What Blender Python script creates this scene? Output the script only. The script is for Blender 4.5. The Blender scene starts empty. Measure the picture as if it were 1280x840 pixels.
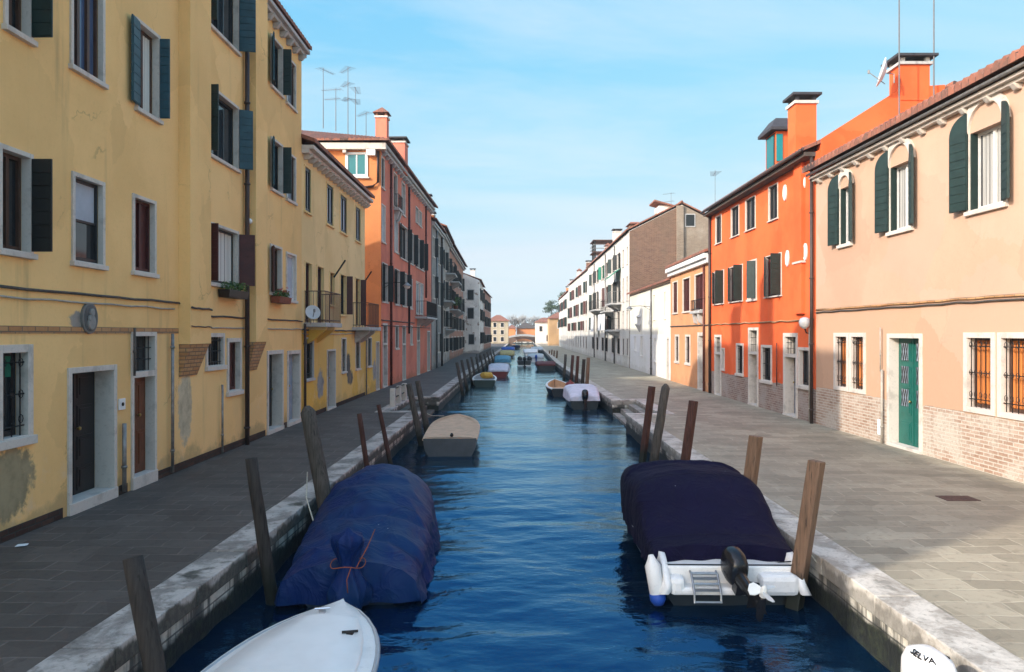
import bpy, bmesh, math, random
from mathutils import Vector, Matrix, noise
R = math.radians
SC = bpy.context.scene
COL = SC.collection
rnd = random.Random(7)

# ------------------------------------------------------------------ camera, sky, sun, exposure
CX, HY, FPX, CZ = 646.0, 417.0, 920.0, 2.6          # lens of the photograph (1280 x 840) and eye height
cam_d = bpy.data.cameras.new("camera"); cam = bpy.data.objects.new("camera", cam_d); COL.objects.link(cam)
cam.location = (0, 0, CZ); cam.rotation_euler = (R(90), 0, 0)
cam_d.sensor_width = 36; cam_d.lens = 36 * FPX / 1280
cam_d.shift_x = -(CX - 640) / 1280; cam_d.shift_y = -(420 - HY) / 1280
cam_d.clip_start = 0.1; cam_d.clip_end = 3000
SC.camera = cam

SUN_EL = 26.5
SUN_H = Vector((-1, -0.71, 0)).normalized()          # horizontal direction towards the sun
GLARE_BOOST = (4.2, 3.1, 2.3)
SUN_STRENGTH, SKY_STRENGTH, EXPOSURE = 2.5, 0.15, 1.05
W = bpy.data.worlds.new("World"); SC.world = W; W.use_nodes = True
wn, wl = W.node_tree.nodes, W.node_tree.links
wn.clear()
sky = wn.new("ShaderNodeTexSky"); sky.sky_type = 'NISHITA'; sky.sun_disc = False
sky.sun_elevation = R(SUN_EL); sky.sun_rotation = math.atan2(SUN_H.x, SUN_H.y)
sky.air_density = 1.0; sky.dust_density = 0.25; sky.ozone_density = 1.6
tc = wn.new("ShaderNodeTexCoord")
sep = wn.new("ShaderNodeSeparateXYZ"); wl.new(tc.outputs["Generated"], sep.inputs[0])
addz = wn.new("ShaderNodeMath"); addz.operation = 'ADD'; addz.inputs[1].default_value = 0.12; wl.new(sep.outputs[2], addz.inputs[0])
dx = wn.new("ShaderNodeMath"); dx.operation = 'DIVIDE'; wl.new(sep.outputs[0], dx.inputs[0]); wl.new(addz.outputs[0], dx.inputs[1])
dy = wn.new("ShaderNodeMath"); dy.operation = 'DIVIDE'; wl.new(sep.outputs[1], dy.inputs[0]); wl.new(addz.outputs[0], dy.inputs[1])
cmb = wn.new("ShaderNodeCombineXYZ"); wl.new(dx.outputs[0], cmb.inputs[0]); wl.new(dy.outputs[0], cmb.inputs[1])
mp = wn.new("ShaderNodeMapping"); mp.inputs["Scale"].default_value = (0.55, 1.3, 1); mp.inputs["Rotation"].default_value = (0, 0, R(14)); wl.new(cmb.outputs[0], mp.inputs[0])
nz = wn.new("ShaderNodeTexNoise"); nz.inputs["Scale"].default_value = 0.9; nz.inputs["Detail"].default_value = 9; nz.inputs["Roughness"].default_value = 0.58; nz.inputs["Distortion"].default_value = 0.5
wl.new(mp.outputs[0], nz.inputs["Vector"])
cr = wn.new("ShaderNodeValToRGB"); cr.color_ramp.elements[0].position = 0.43; cr.color_ramp.elements[0].color = (0, 0, 0, 1); cr.color_ramp.elements[1].position = 0.74; cr.color_ramp.elements[1].color = (1, 1, 1, 1)
wl.new(nz.outputs["Fac"], cr.inputs[0])
cf = wn.new("ShaderNodeMath"); cf.operation = 'MULTIPLY'; cf.inputs[1].default_value = 0.62; wl.new(cr.outputs[0], cf.inputs[0])
# roll the bright sky off channel by channel, as the phone's exposure did
va = wn.new("ShaderNodeVectorMath"); va.operation = 'ADD'; va.inputs[1].default_value = (45.0, 1.42, 0.12); wl.new(sky.outputs[0], va.inputs[0])
vd = wn.new("ShaderNodeVectorMath"); vd.operation = 'DIVIDE'; wl.new(sky.outputs[0], vd.inputs[0]); wl.new(va.outputs[0], vd.inputs[1])
vm = wn.new("ShaderNodeVectorMath"); vm.operation = 'MULTIPLY'; vm.inputs[1].default_value = (30.0, 3.62, 3.3); wl.new(vd.outputs[0], vm.inputs[0])
mn_ = wn.new("ShaderNodeVectorMath"); mn_.operation = 'MINIMUM'; mn_.inputs[1].default_value = (2.45, 2.95, 3.3); wl.new(vm.outputs[0], mn_.inputs[0])
mx = wn.new("ShaderNodeMix"); mx.data_type = 'RGBA'; wl.new(cf.outputs[0], mx.inputs[0]); wl.new(mn_.outputs[0], mx.inputs[6]); mx.inputs[7].default_value = (2.85, 3.1, 3.3, 1)
# sky half around the sun, boosted beyond its glare to fill the shaded walls
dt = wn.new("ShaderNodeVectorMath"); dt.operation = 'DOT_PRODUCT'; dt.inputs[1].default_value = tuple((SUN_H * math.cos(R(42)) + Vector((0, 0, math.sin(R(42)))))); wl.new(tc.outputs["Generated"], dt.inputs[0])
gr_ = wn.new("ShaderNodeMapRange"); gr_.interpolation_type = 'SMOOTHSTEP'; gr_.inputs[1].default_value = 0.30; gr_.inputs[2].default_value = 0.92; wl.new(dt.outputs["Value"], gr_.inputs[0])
gv = wn.new("ShaderNodeVectorMath"); gv.operation = 'MULTIPLY'; gv.inputs[1].default_value = GLARE_BOOST; wl.new(sky.outputs[0], gv.inputs[0])
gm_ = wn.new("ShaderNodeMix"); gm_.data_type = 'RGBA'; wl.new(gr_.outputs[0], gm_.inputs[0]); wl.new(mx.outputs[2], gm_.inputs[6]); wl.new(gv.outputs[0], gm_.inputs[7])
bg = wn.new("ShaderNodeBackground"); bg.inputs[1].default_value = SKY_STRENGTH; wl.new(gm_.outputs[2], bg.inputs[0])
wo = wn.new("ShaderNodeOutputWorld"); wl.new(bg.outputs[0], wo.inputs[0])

sun_d = bpy.data.lights.new("sun", 'SUN'); sun_d.energy = SUN_STRENGTH; sun_d.angle = R(0.8); sun_d.color = (1.0, 0.93, 0.82)
sun = bpy.data.objects.new("sun", sun_d); COL.objects.link(sun)
sd = -(SUN_H * math.cos(R(SUN_EL)) + Vector((0, 0, math.sin(R(SUN_EL)))))
sun.rotation_euler = sd.to_track_quat('-Z', 'Y').to_euler(); sun.location = (-30, -20, 40)
SC.view_settings.view_transform = 'Standard'; SC.view_settings.look = 'None'
SC.view_settings.exposure = EXPOSURE; SC.view_settings.gamma = 1; SC.view_settings.use_curve_mapping = False

# ------------------------------------------------------------------ node helpers and materials
class NT:
    def __init__(s, name):
        s.m = bpy.data.materials.new(name); s.m.use_nodes = True
        s.t = s.m.node_tree; s.n = s.t.nodes; s.l = s.t.links
        s.b = s.n["Principled BSDF"]
        s.co = s.n.new("ShaderNodeTexCoord").outputs["Object"]
    def set(s, k, v): s.b.inputs[k].default_value = v
    def lk(s, a, b): s.l.new(a, b)
    def val(s, v, inp):
        if hasattr(v, "is_linked") or hasattr(v, "links"): s.l.new(v, inp)
        else: inp.default_value = v
    def math(s, op, a, b=0.0, c=None, clamp=False):
        n = s.n.new("ShaderNodeMath"); n.operation = op; n.use_clamp = clamp
        s.val(a, n.inputs[0]); s.val(b, n.inputs[1])
        if c is not None: s.val(c, n.inputs[2])
        return n.outputs[0]
    def sep(s, v=None):
        n = s.n.new("ShaderNodeSeparateXYZ"); s.lk(v or s.co, n.inputs[0]); return n.outputs
    def comb(s, x, y, z=0.0):
        n = s.n.new("ShaderNodeCombineXYZ"); s.val(x, n.inputs[0]); s.val(y, n.inputs[1]); s.val(z, n.inputs[2]); return n.outputs[0]
    def noise(s, scale, detail=4, rough=0.55, vec=None, stretch=None, dist=0.0):
        n = s.n.new("ShaderNodeTexNoise"); n.inputs["Scale"].default_value = scale; n.inputs["Detail"].default_value = detail
        n.inputs["Roughness"].default_value = rough; n.inputs["Distortion"].default_value = dist
        v = vec or s.co
        if stretch:
            m = s.n.new("ShaderNodeMapping"); m.inputs["Scale"].default_value = stretch; s.lk(v, m.inputs[0]); v = m.outputs[0]
        s.lk(v, n.inputs["Vector"]); return n.outputs["Fac"]
    def ramp(s, f, a, b):
        n = s.n.new("ShaderNodeMapRange"); n.clamp = True; n.interpolation_type = 'SMOOTHSTEP'
        s.val(f, n.inputs[0]); n.inputs[1].default_value = a; n.inputs[2].default_value = b; return n.outputs[0]
    def mix(s, f, a, b, mode='MIX'):
        n = s.n.new("ShaderNodeMix"); n.data_type = 'RGBA'; n.blend_type = mode
        s.val(f, n.inputs[0])
        for v, i in ((a, 6), (b, 7)):
            if isinstance(v, tuple): n.inputs[i].default_value = (v[0], v[1], v[2], 1)
            else: s.lk(v, n.inputs[i])
        return n.outputs[2]
    def bump(s, h, strength=0.3, dist=0.01, prev=None):
        n = s.n.new("ShaderNodeBump"); n.inputs["Strength"].default_value = strength; n.inputs["Distance"].default_value = dist
        s.lk(h, n.inputs["Height"])
        if prev is not None: s.lk(prev, n.inputs["Normal"])
        s.lk(n.outputs[0], s.b.inputs["Normal"]); return n.outputs[0]
    def brick(s, vec, w, h, mortar, c1, c2, cm, bias=0.0):
        n = s.n.new("ShaderNodeTexBrick"); n.inputs["Scale"].default_value = 1; n.inputs["Brick Width"].default_value = w
        n.inputs["Row Height"].default_value = h; n.inputs["Mortar Size"].default_value = mortar; n.inputs["Mortar Smooth"].default_value = 0.4; n.inputs["Bias"].default_value = bias
        for k, v in (("Color1", c1), ("Color2", c2), ("Mortar", cm)): n.inputs[k].default_value = (*v, 1)
        s.lk(vec, n.inputs["Vector"]); return n.outputs["Color"], n.outputs["Fac"]
    def color(s, c):
        if isinstance(c, tuple): s.set("Base Color", (*c, 1))
        else: s.lk(c, s.b.inputs["Base Color"])
    def rand(s): return s.n.new("ShaderNodeObjectInfo").outputs["Random"]

def sc(c, k): return (c[0]*k, c[1]*k, c[2]*k)

def plaster(name, c, c2=None, stain=(0.12, 0.10, 0.07), stain_amt=0.45, wainscot=None, base_col=None, base_z=None, patches=(), peel=0.0, crack=0.4):
    """painted render on a wall; wainscot=(height, c1, c2, mortar) exposes brick below, base_col/base_z a second paint, patches ellipses of bare render"""
    t = NT(name); c2 = c2 or sc(c, 0.82)
    x, y, z = t.sep()
    u = t.math('ADD', x, y)
    big = t.noise(0.55, 6, 0.6); mid = t.noise(2.7, 6, 0.62); fine = t.noise(18, 4, 0.6)
    col = t.mix(t.ramp(big, 0.36, 0.66), c, c2)
    if base_col:
        zz = t.math('ADD', z, t.math('MULTIPLY', t.math('SUBTRACT', mid, 0.5), 0.10))
        col = t.mix(t.ramp(zz, base_z + 0.02, base_z - 0.02), col, base_col)
    col = t.mix(t.math('MULTIPLY', t.ramp(mid, 0.55, 0.80), 0.35), col, tuple(min(0.92, k*1.08) for k in c))
    col = t.mix(t.math('MULTIPLY', t.ramp(fine, 0.5, 0.8), 0.16), col, sc(c2, 0.6))
    streak = t.noise(1.0, 5, 0.62, stretch=(2.6, 2.6, 0.22))
    col = t.mix(t.math('MULTIPLY', t.ramp(streak, 0.56, 0.80), stain_amt), col, stain)
    # old repairs in slightly different tones, hairline cracks
    vo = t.n.new("ShaderNodeTexVoronoi"); vo.inputs["Scale"].default_value = 0.55
    wv_ = t.comb(t.math('ADD', u, t.math('MULTIPLY', big, 1.6)), t.math('ADD', z, t.math('MULTIPLY', mid, 0.7))); t.lk(wv_, vo.inputs["Vector"])
    vs_ = t.n.new("ShaderNodeSeparateColor"); t.lk(vo.outputs["Color"], vs_.inputs[0])
    col = t.mix(t.math('MULTIPLY', t.ramp(vs_.outputs[0], 0.55, 0.75), 0.30), col, sc(c2, 0.80))
    col = t.mix(t.math('MULTIPLY', t.ramp(vs_.outputs[1], 0.72, 0.80), 0.22), col, (min(1, c[0]*1.12), min(1, c[1]*1.18), min(1, c[2]*1.35)))
    ck = t.n.new("ShaderNodeTexVoronoi"); ck.feature = 'DISTANCE_TO_EDGE'; ck.inputs["Scale"].default_value = 0.45
    t.lk(t.comb(t.math('ADD', u, t.math('MULTIPLY', mid, 0.9)), t.math('ADD', z, t.math('MULTIPLY', t.noise(5, 4), 0.5))), ck.inputs["Vector"])
    crk = t.math('MULTIPLY', t.ramp(ck.outputs["Distance"], 0.008, 0.002), t.ramp(t.noise(0.8, 3), 0.52, 0.62))
    col = t.mix(t.math('MULTIPLY', crk, crack), col, sc(c2, 0.35))
    salt = t.math('MULTIPLY', t.ramp(t.noise(2.3, 7, 0.7), 0.54, 0.70), t.ramp(z, 2.4, 0.3))
    col = t.mix(t.math('MULTIPLY', salt, 0.45), col, (0.5*c[0]+0.30, 0.5*c[1]+0.27, 0.5*c[2]+0.23))
    # rising damp with a ragged upper line
    dz = t.math('ADD', z, t.math('MULTIPLY', t.math('SUBTRACT', t.noise(1.6, 6, 0.65), 0.5), 1.3))
    col = t.mix(t.math('MULTIPLY', t.ramp(dz, 0.42, 0.18), stain_amt), col, stain)
    hgt = t.math('ADD', t.math('MULTIPLY', fine, 0.5), mid)
    if peel:
        pm = t.ramp(t.noise(0.9, 8, 0.66, dist=0.4), 0.62 - peel * 0.1, 0.64 - peel * 0.1)
        bc, bf = t.brick(t.comb(u, z), 0.26, 0.075, 0.012, (0.24, 0.13, 0.09), (0.33, 0.20, 0.14), (0.36, 0.33, 0.29))
        bc = t.mix(t.ramp(mid, 0.4, 0.7), bc, (0.33, 0.29, 0.24))
        col = t.mix(pm, col, bc); hgt = t.math('SUBTRACT', hgt, t.math('MULTIPLY', pm, 0.8))
    for (pu, pz, ru, rz, pc) in patches:
        a = t.math('DIVIDE', t.math('SUBTRACT', u, pu), ru); b = t.math('DIVIDE', t.math('SUBTRACT', z, pz), rz)
        e = t.math('ADD', t.math('MULTIPLY', a, a), t.math('MULTIPLY', b, b))
        e = t.math('ADD', e, t.math('MULTIPLY', t.math('SUBTRACT', t.noise(3.5, 5, 0.6), 0.5), 2.0))
        e = t.math('ADD', e, t.math('MULTIPLY', t.math('SUBTRACT', t.noise(14, 6, 0.7), 0.5), 0.7)); m = t.math('MULTIPLY', t.ramp(e, 1.15, 0.62), t.ramp(streak, 0.22, 0.46)); col = t.mix(m, col, t.mix(t.ramp(mid, 0.35, 0.7), pc, sc(pc, 0.62)))
    if wainscot:
        wh, b1, b2, bm = wainscot
        bc, bf = t.brick(t.comb(u, z), 0.26, 0.075, 0.013, b1, b2, bm)
        bc = t.mix(t.math('MULTIPLY', t.ramp(t.noise(1.1, 6, 0.65), 0.42, 0.62), 0.75), bc, bm)
        bc = t.mix(t.math('MULTIPLY', t.ramp(fine, 0.5, 0.7), 0.4), bc, sc(b1, 0.55))
        zz = t.math('ADD', z, t.math('MULTIPLY', t.math('SUBTRACT', t.noise(2.2, 6, 0.6), 0.5), 0.16))
        m = t.ramp(zz, wh + 0.012, wh - 0.012)
        col = t.mix(m, col, bc)
        hgt = t.math('SUBTRACT', hgt, t.math('MULTIPLY', m, t.math('ADD', 0.7, t.math('MULTIPLY', bf, 0.9))))
    t.color(col); t.set("Roughness", 0.92); t.set("Specular IOR Level", 0.2)
    t.bump(hgt, 0.35, 0.012)
    return t.m

def simple(name, c, rough=0.6, var=0.25, nscale=9, metal=0.0, bump=0.15, spec=0.4, perobj=0.0, stretch=None, dark=None):
    t = NT(name)
    n = t.noise(nscale, 5, 0.6, stretch=stretch)
    col = t.mix(t.ramp(n, 0.3, 0.72), c, dark or sc(c, 1 - var))
    if perobj:
        col = t.mix(t.math('MULTIPLY', t.rand(), perobj), col, sc(c, 0.25))
    t.color(col); t.set("Roughness", rough); t.set("Metallic", metal); t.set("Specular IOR Level", spec)
    if bump: t.bump(n, bump, 0.006)
    return t.m

def stone_mat(name, c, dark, amt=0.5, scale=2.2, thr=(0.50, 0.66)):
    t = NT(name)
    a = t.noise(scale, 8, 0.68, dist=0.3); f = t.noise(22, 5, 0.65)
    col = t.mix(t.math('MULTIPLY', t.ramp(a, *thr), amt), c, dark)
    col = t.mix(t.math('MULTIPLY', t.ramp(f, 0.52, 0.75), 0.35), col, dark)
    t.color(col); t.set("Roughness", 0.85); t.set("Specular IOR Level", 0.25)
    t.bump(t.math('ADD', f, a), 0.35, 0.008)
    return t.m

M = {}
M['stone'] = stone_mat('istrian_stone', (0.60, 0.54, 0.475), (0.27, 0.235, 0.20), 0.45)
M['stone_grey'] = stone_mat('grey_stone', (0.46, 0.45, 0.43), (0.18, 0.17, 0.16), 0.45)
M['wood_brown'] = simple('varnished_wood', (0.25, 0.085, 0.025), 0.45, 0.45, 6, stretch=(6, 6, 0.6))
M['wood_dark'] = simple('dark_wood', (0.018, 0.013, 0.011), 0.5, 0.4, 6, stretch=(6, 6, 0.6))
M['sh_green'] = simple('dark_green_shutter_paint', (0.016, 0.036, 0.032), 0.5, 0.35, 5)
M['sh_teal'] = simple('blue_green_shutter_paint', (0.020, 0.075, 0.10), 0.5, 0.35, 5)
M['sh_black'] = simple('blackish_shutter_paint', (0.014, 0.017, 0.017), 0.5, 0.35, 5)
M['sh_red'] = simple('dark_red_shutter_paint', (0.075, 0.016, 0.014), 0.55, 0.35, 5)
M['sh_brown'] = simple('brown_shutter_paint', (0.10, 0.036, 0.03), 0.55, 0.35, 5)
M['sh_white'] = simple('white_paint', (0.72, 0.72, 0.70), 0.5, 0.12, 5)
M['fr_white'] = simple('white_window_frame', (0.70, 0.69, 0.66), 0.45, 0.15, 6)
M['fr_dark'] = simple('dark_window_frame', (0.020, 0.022, 0.026), 0.45, 0.3, 6)
M['fr_brown'] = simple('brown_window_frame', (0.09, 0.045, 0.03), 0.5, 0.3, 6)
M['door_green'] = simple('green_door_paint', (0.012, 0.12, 0.095), 0.4, 0.2, 5)
M['door_grey'] = simple('grey_door_paint', (0.22, 0.24, 0.27), 0.5, 0.25, 5)
M['door_blue'] = simple('blue_grey_door_paint', (0.30, 0.36, 0.44), 0.5, 0.25, 5)
M['door_dark'] = simple('black_door_paint', (0.016, 0.015, 0.017), 0.42, 0.3, 5)
M['door_brown'] = simple('brown_door_wood', (0.17, 0.055, 0.022), 0.42, 0.45, 6, stretch=(5, 5, 0.6))
M['iron'] = simple('wrought_iron', (0.020, 0.018, 0.018), 0.55, 0.4, 20, metal=0.4)
M['iron_rust'] = simple('rusty_railing', (0.11, 0.06, 0.05), 0.7, 0.5, 14)
M['zinc'] = simple('zinc_pipe', (0.30, 0.29, 0.28), 0.5, 0.4, 8, metal=0.5)
M['pipe_brown'] = simple('brown_drainpipe', (0.055, 0.035, 0.03), 0.5, 0.3, 8)
M['pipe_pale'] = simple('pale_conduit', (0.42, 0.38, 0.32), 0.6, 0.3, 8)
M['cable'] = simple('dusty_cable', (0.10, 0.085, 0.075), 0.8, 0.5, 30)
M['copper'] = simple('copper_pipe', (0.16, 0.05, 0.035), 0.5, 0.4, 9, metal=0.3)
M['white_plastic'] = simple('white_plastic', (0.78, 0.78, 0.77), 0.35, 0.08, 8, bump=0)
M['lamp_glass'] = simple('opal_lamp_glass', (0.82, 0.82, 0.78), 0.2, 0.05, 8, bump=0)
M['brass'] = simple('brass', (0.55, 0.38, 0.13), 0.35, 0.3, 12, metal=0.9)
M['terracotta_pot'] = simple('terracotta', (0.24, 0.075, 0.04), 0.85, 0.35, 12)
M['curtain'] = simple('orange_curtain', (0.62, 0.20, 0.045), 0.9, 0.35, 5, stretch=(9, 9, 0.1))
M['curtain_grey'] = simple('grey_net_curtain', (0.40, 0.39, 0.36), 0.9, 0.35, 5, stretch=(9, 9, 0.1))
M['curtain_white'] = simple('white_curtain', (0.72, 0.70, 0.64), 0.9, 0.25, 5, stretch=(9, 9, 0.1))
M['curtain_red'] = simple('red_curtain', (0.30, 0.045, 0.03), 0.9, 0.35, 5, stretch=(9, 9, 0.1))
M['blind'] = simple('pale_blind', (0.42, 0.46, 0.52), 0.7, 0.15, 5)
M['awning_green'] = simple('green_awning', (0.03, 0.22, 0.14), 0.9, 0.3, 6)
M['cloth_white'] = simple('washing', (0.75, 0.75, 0.75), 0.9, 0.1, 6)
M['dish'] = simple('grey_dish', (0.55, 0.55, 0.55), 0.45, 0.1, 6)

def glass_mat(name, c, rough=0.06):
    t = NT(name); r = t.rand(); n = t.noise(0.8, 2)
    t.color(t.mix(t.math('MULTIPLY', t.math('ADD', r, n), 0.5), c, sc(c, 0.3)))
    t.set("Roughness", rough); t.set("Specular IOR Level", 0.55)
    return t.m
M['glass'] = glass_mat('window_glass', (0.030, 0.034, 0.040))
M['glass_sky'] = glass_mat('pale_window_glass', (0.30, 0.36, 0.42), 0.1)
M['glass_blue'] = glass_mat('blue_window_glass', (0.10, 0.15, 0.27), 0.08)
M['glass_teal'] = glass_mat('teal_window_glass', (0.02, 0.26, 0.27), 0.08)

def tiles_mat():
    t = NT('roof_tiles'); x, y, z = t.sep()
    n = t.noise(3.0, 6, 0.65); f = t.noise(14, 4, 0.6)
    vec = t.comb(t.math('ADD', y, 0), t.math('ADD', x, 0))
    bc, bf = t.brick(vec, 0.21, 0.36, 0.01, (0.33, 0.12, 0.07), (0.22, 0.085, 0.055), (0.06, 0.03, 0.025))
    col = t.mix(t.math('MULTIPLY', t.ramp(n, 0.42, 0.7), 0.7), bc, (0.12, 0.075, 0.055))
    col = t.mix(t.math('MULTIPLY', t.ramp(f, 0.52, 0.75), 0.5), col, (0.34, 0.20, 0.14))
    t.color(col); t.set("Roughness", 0.9); t.bump(f, 0.4, 0.01); return t.m
M['tiles'] = tiles_mat()
M['slate'] = simple('dark_slate', (0.05, 0.048, 0.055), 0.7, 0.3, 8)
M['soffit'] = simple('roof_edge_boards', (0.10, 0.075, 0.06), 0.8, 0.4, 6)

def brick_wall(name, c1, c2, cm, fade=(0.40, 0.35, 0.28), amt=0.5):
    t = NT(name); x, y, z = t.sep(); u = t.math('ADD', x, y)
    bc, bf = t.brick(t.comb(u, z), 0.26, 0.075, 0.012, c1, c2, cm)
    n = t.noise(0.5, 8, 0.66, dist=0.3)
    col = t.mix(t.math('MULTIPLY', t.ramp(n, 0.44, 0.68), amt), bc, fade)
    f = t.noise(12, 5, 0.6); col = t.mix(t.math('MULTIPLY', t.ramp(f, 0.5, 0.75), 0.4), col, sc(c1, 0.55))
    t.color(col); t.set("Roughness", 0.93); t.set("Specular IOR Level", 0.15); t.bump(t.math('SUBTRACT', f, bf), 0.4, 0.012); return t.m
M['brick'] = brick_wall('old_brick', (0.13, 0.062, 0.040), (0.22, 0.115, 0.072), (0.22, 0.18, 0.14), fade=(0.16, 0.115, 0.08), amt=0.6)
M['brick_pale'] = brick_wall('pale_bracket_brick', (0.42, 0.20, 0.085), (0.52, 0.30, 0.14), (0.20, 0.14, 0.09), amt=0.15)
M['brick_tan'] = brick_wall('tan_brick', (0.21, 0.155, 0.105), (0.27, 0.20, 0.14), (0.26, 0.22, 0.18))

# ------------------------------------------------------------------ mesh helper
def props(o, label=None, cat=None, group=None, kind=None):
    if label: o['label'] = label
    if cat: o['category'] = cat
    if group: o['group'] = group
    if kind: o['kind'] = kind
    return o

def empty(name, loc, label, cat, group=None, rz=0.0):
    o = bpy.data.objects.new(name, None); COL.objects.link(o)
    o.empty_display_size = 0.3; o.location = loc; o.rotation_euler = (0, 0, rz)
    return props(o, label, cat, group)

class MB:
    def __init__(s): s.v = []; s.f = []
    def add(s, vs, fs):
        k = len(s.v); s.v += [tuple(p) for p in vs]; s.f += [tuple(i + k for i in f) for f in fs]
        return s
    def hexa(s, p):  # 8 points: bottom 4 (ccw), top 4
        return s.add(p, [(0, 3, 2, 1), (4, 5, 6, 7), (0, 1, 5, 4), (1, 2, 6, 5), (2, 3, 7, 6), (3, 0, 4, 7)])
    def box(s, x0, x1, y0, y1, z0, z1):
        return s.hexa([(x0, y0, z0), (x1, y0, z0), (x1, y1, z0), (x0, y1, z0), (x0, y0, z1), (x1, y0, z1), (x1, y1, z1), (x0, y1, z1)])
    def obox(s, c, a, b, d):  # centre and three half-axes
        c, a, b, d = map(Vector, (c, a, b, d))
        return s.hexa([c-a-b-d, c+a-b-d, c+a+b-d, c-a+b-d, c-a-b+d, c+a-b+d, c+a+b+d, c-a+b+d])
    def tube(s, pts, r, n=8, caps=True):
        pts = [Vector(p) for p in pts]; rs = r if isinstance(r, (list, tuple)) else [r] * len(pts)
        rings = []
        up = Vector((0, 0, 1))
        for i, p in enumerate(pts):
            t = (pts[min(i+1, len(pts)-1)] - pts[max(i-1, 0)]).normalized()
            ref = up if abs(t.z) < 0.92 else Vector((1, 0, 0))
            a = t.cross(ref).normalized(); b = t.cross(a)
            rings.append([p + (a * math.cos(2*math.pi*k/n) + b * math.sin(2*math.pi*k/n)) * rs[i] for k in range(n)])
        vs = [q for rg in rings for q in rg]; fs = []
        for i in range(len(pts) - 1):
            for k in range(n): fs.append((i*n+k, i*n+(k+1) % n, (i+1)*n+(k+1) % n, (i+1)*n+k))
        if caps: fs += [tuple(range(n)), tuple(range((len(pts)-1)*n, len(pts)*n))]
        return s.add(vs, fs)
    def lathe(s, prof, c=(0, 0, 0), n=20, ax=None):
        """profile of (radius, height) turned round z (or the axis ax) at c"""
        c = Vector(c); q = Vector((0, 0, 1)).rotation_difference(Vector(ax)) if ax else None
        vs = []
        for (r, h) in prof:
            for k in range(n):
                p = Vector((r*math.cos(2*math.pi*k/n), r*math.sin(2*math.pi*k/n), h))
                if q: p = q @ p
                vs.append(c + p)
        fs = []
        for i in range(len(prof)-1):
            for k in range(n): fs.append((i*n+k, i*n+(k+1) % n, (i+1)*n+(k+1) % n, (i+1)*n+k))
        fs += [tuple(range(n)), tuple(range((len(prof)-1)*n, len(prof)*n))]
        return s.add(vs, fs)
    def loft(s, rings, closed=False, caps=False):
        n = len(rings[0]); vs = [q for rg in rings for q in rg]; fs = []
        for i in range(len(rings)-1):
            for k in range(n if closed else n-1): fs.append((i*n+k, i*n+(k+1) % n, (i+1)*n+(k+1) % n, (i+1)*n+k))
        if caps: fs += [tuple(range(n)), tuple(range((len(rings)-1)*n, len(rings)*n))]
        return s.add(vs, fs)
    def build(s, name, mat, parent=None, smooth=False, loc=None, bevel=0.0, subs=0, label=None, recalc=True):
        me = bpy.data.meshes.new(name); me.from_pydata([tuple(p) for p in s.v], [], s.f)
        if recalc:
            bm = bmesh.new(); bm.from_mesh(me); bmesh.ops.recalc_face_normals(bm, faces=bm.faces[:]); bm.to_mesh(me); bm.free()
        me.materials.append(M[mat] if isinstance(mat, str) else mat)
        if smooth:
            for p in me.polygons: p.use_smooth = True
        o = bpy.data.objects.new(name, me); COL.objects.link(o)
        if loc is not None: o.location = loc
        if parent is not None: o.parent = parent
        if bevel:
            md = o.modifiers.new("bevel", 'BEVEL'); md.width = bevel; md.segments = 2; md.limit_method = 'ANGLE'
        if subs:
            md = o.modifiers.new("sub", 'SUBSURF'); md.levels = subs; md.render_levels = subs
        if label: o['label'] = label
        return o

def copy_tree(o, parent=None):
    c = o.copy(); COL.objects.link(c)
    if parent is not None: c.parent = parent
    for ch in list(o.children): copy_tree(ch, c)
    return c

# ------------------------------------------------------------------ water
def water_mat():
    t = NT('canal_water')
    a = t.noise(7.0, 3, 0.55, stretch=(0.8, 1.3, 1)); b = t.noise(26, 3, 0.5)
    t.color((0.0007, 0.008, 0.024)); t.set("Roughness", 0.5); t.set("Specular IOR Level", 0.0)
    h = t.math('ADD', a, t.math('MULTIPLY', b, 0.12))
    nb = t.bump(h, 0.22, 0.05)
    fr = t.n.new("ShaderNodeFresnel"); fr.inputs["IOR"].default_value = 2.0; t.lk(nb, fr.inputs["Normal"])
    gl = t.n.new("ShaderNodeBsdfGlossy"); gl.inputs["Roughness"].default_value = 0.03; t.lk(nb, gl.inputs["Normal"])
    t.lk(t.mix(t.ramp(fr.outputs[0], 0.15, 0.70), (0.16, 0.53, 1.0), (0.74, 0.96, 1.0)), gl.inputs["Color"])
    ms = t.n.new("ShaderNodeMixShader"); t.lk(fr.outputs[0], ms.inputs[0]); t.lk(t.b.outputs[0], ms.inputs[1]); t.lk(gl.outputs[0], ms.inputs[2])
    t.lk(ms.outputs[0], t.n["Material Output"].inputs["Surface"])
    return t.m
M['water'] = water_mat()
WZ = -0.60
wv = []
for i in range(46):
    lam = 0.28 * (1.075 ** i) * 0.9
    lam = min(lam, 3.2); ang = rnd.gauss(math.pi/2, 0.55)
    wv.append((2*math.pi/lam*math.cos(ang), 2*math.pi/lam*math.sin(ang), rnd.uniform(0, 6.28), 0.0030 * lam**0.8))
ys = [-14.0, -8, -4, 0, 2, 3]
y = 3.6; step = 0.045
while y < 240: ys.append(y); step = max(0.045, 0.0045*y); y += step
xs = [-6.2 + 13.6*i/170 for i in range(171)]
import numpy as np
XX, YY = np.meshgrid(np.array(xs), np.array(ys)); ZZ = np.zeros_like(XX)
for (kx, ky, ph, am) in wv: ZZ += am * np.sin(kx*XX + ky*YY + ph)
mod = 0.75 + 0.35*np.sin(0.31*XX + 0.17*YY + 1.0)*np.sin(0.11*YY - 0.4*XX)
ZZ = WZ + ZZ * mod * np.clip(1.15 - 0.018*YY, 0.45, 1.0)
vs = np.stack([XX, YY, ZZ], -1).reshape(-1, 3); nx = len(xs); ny = len(ys)
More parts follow.
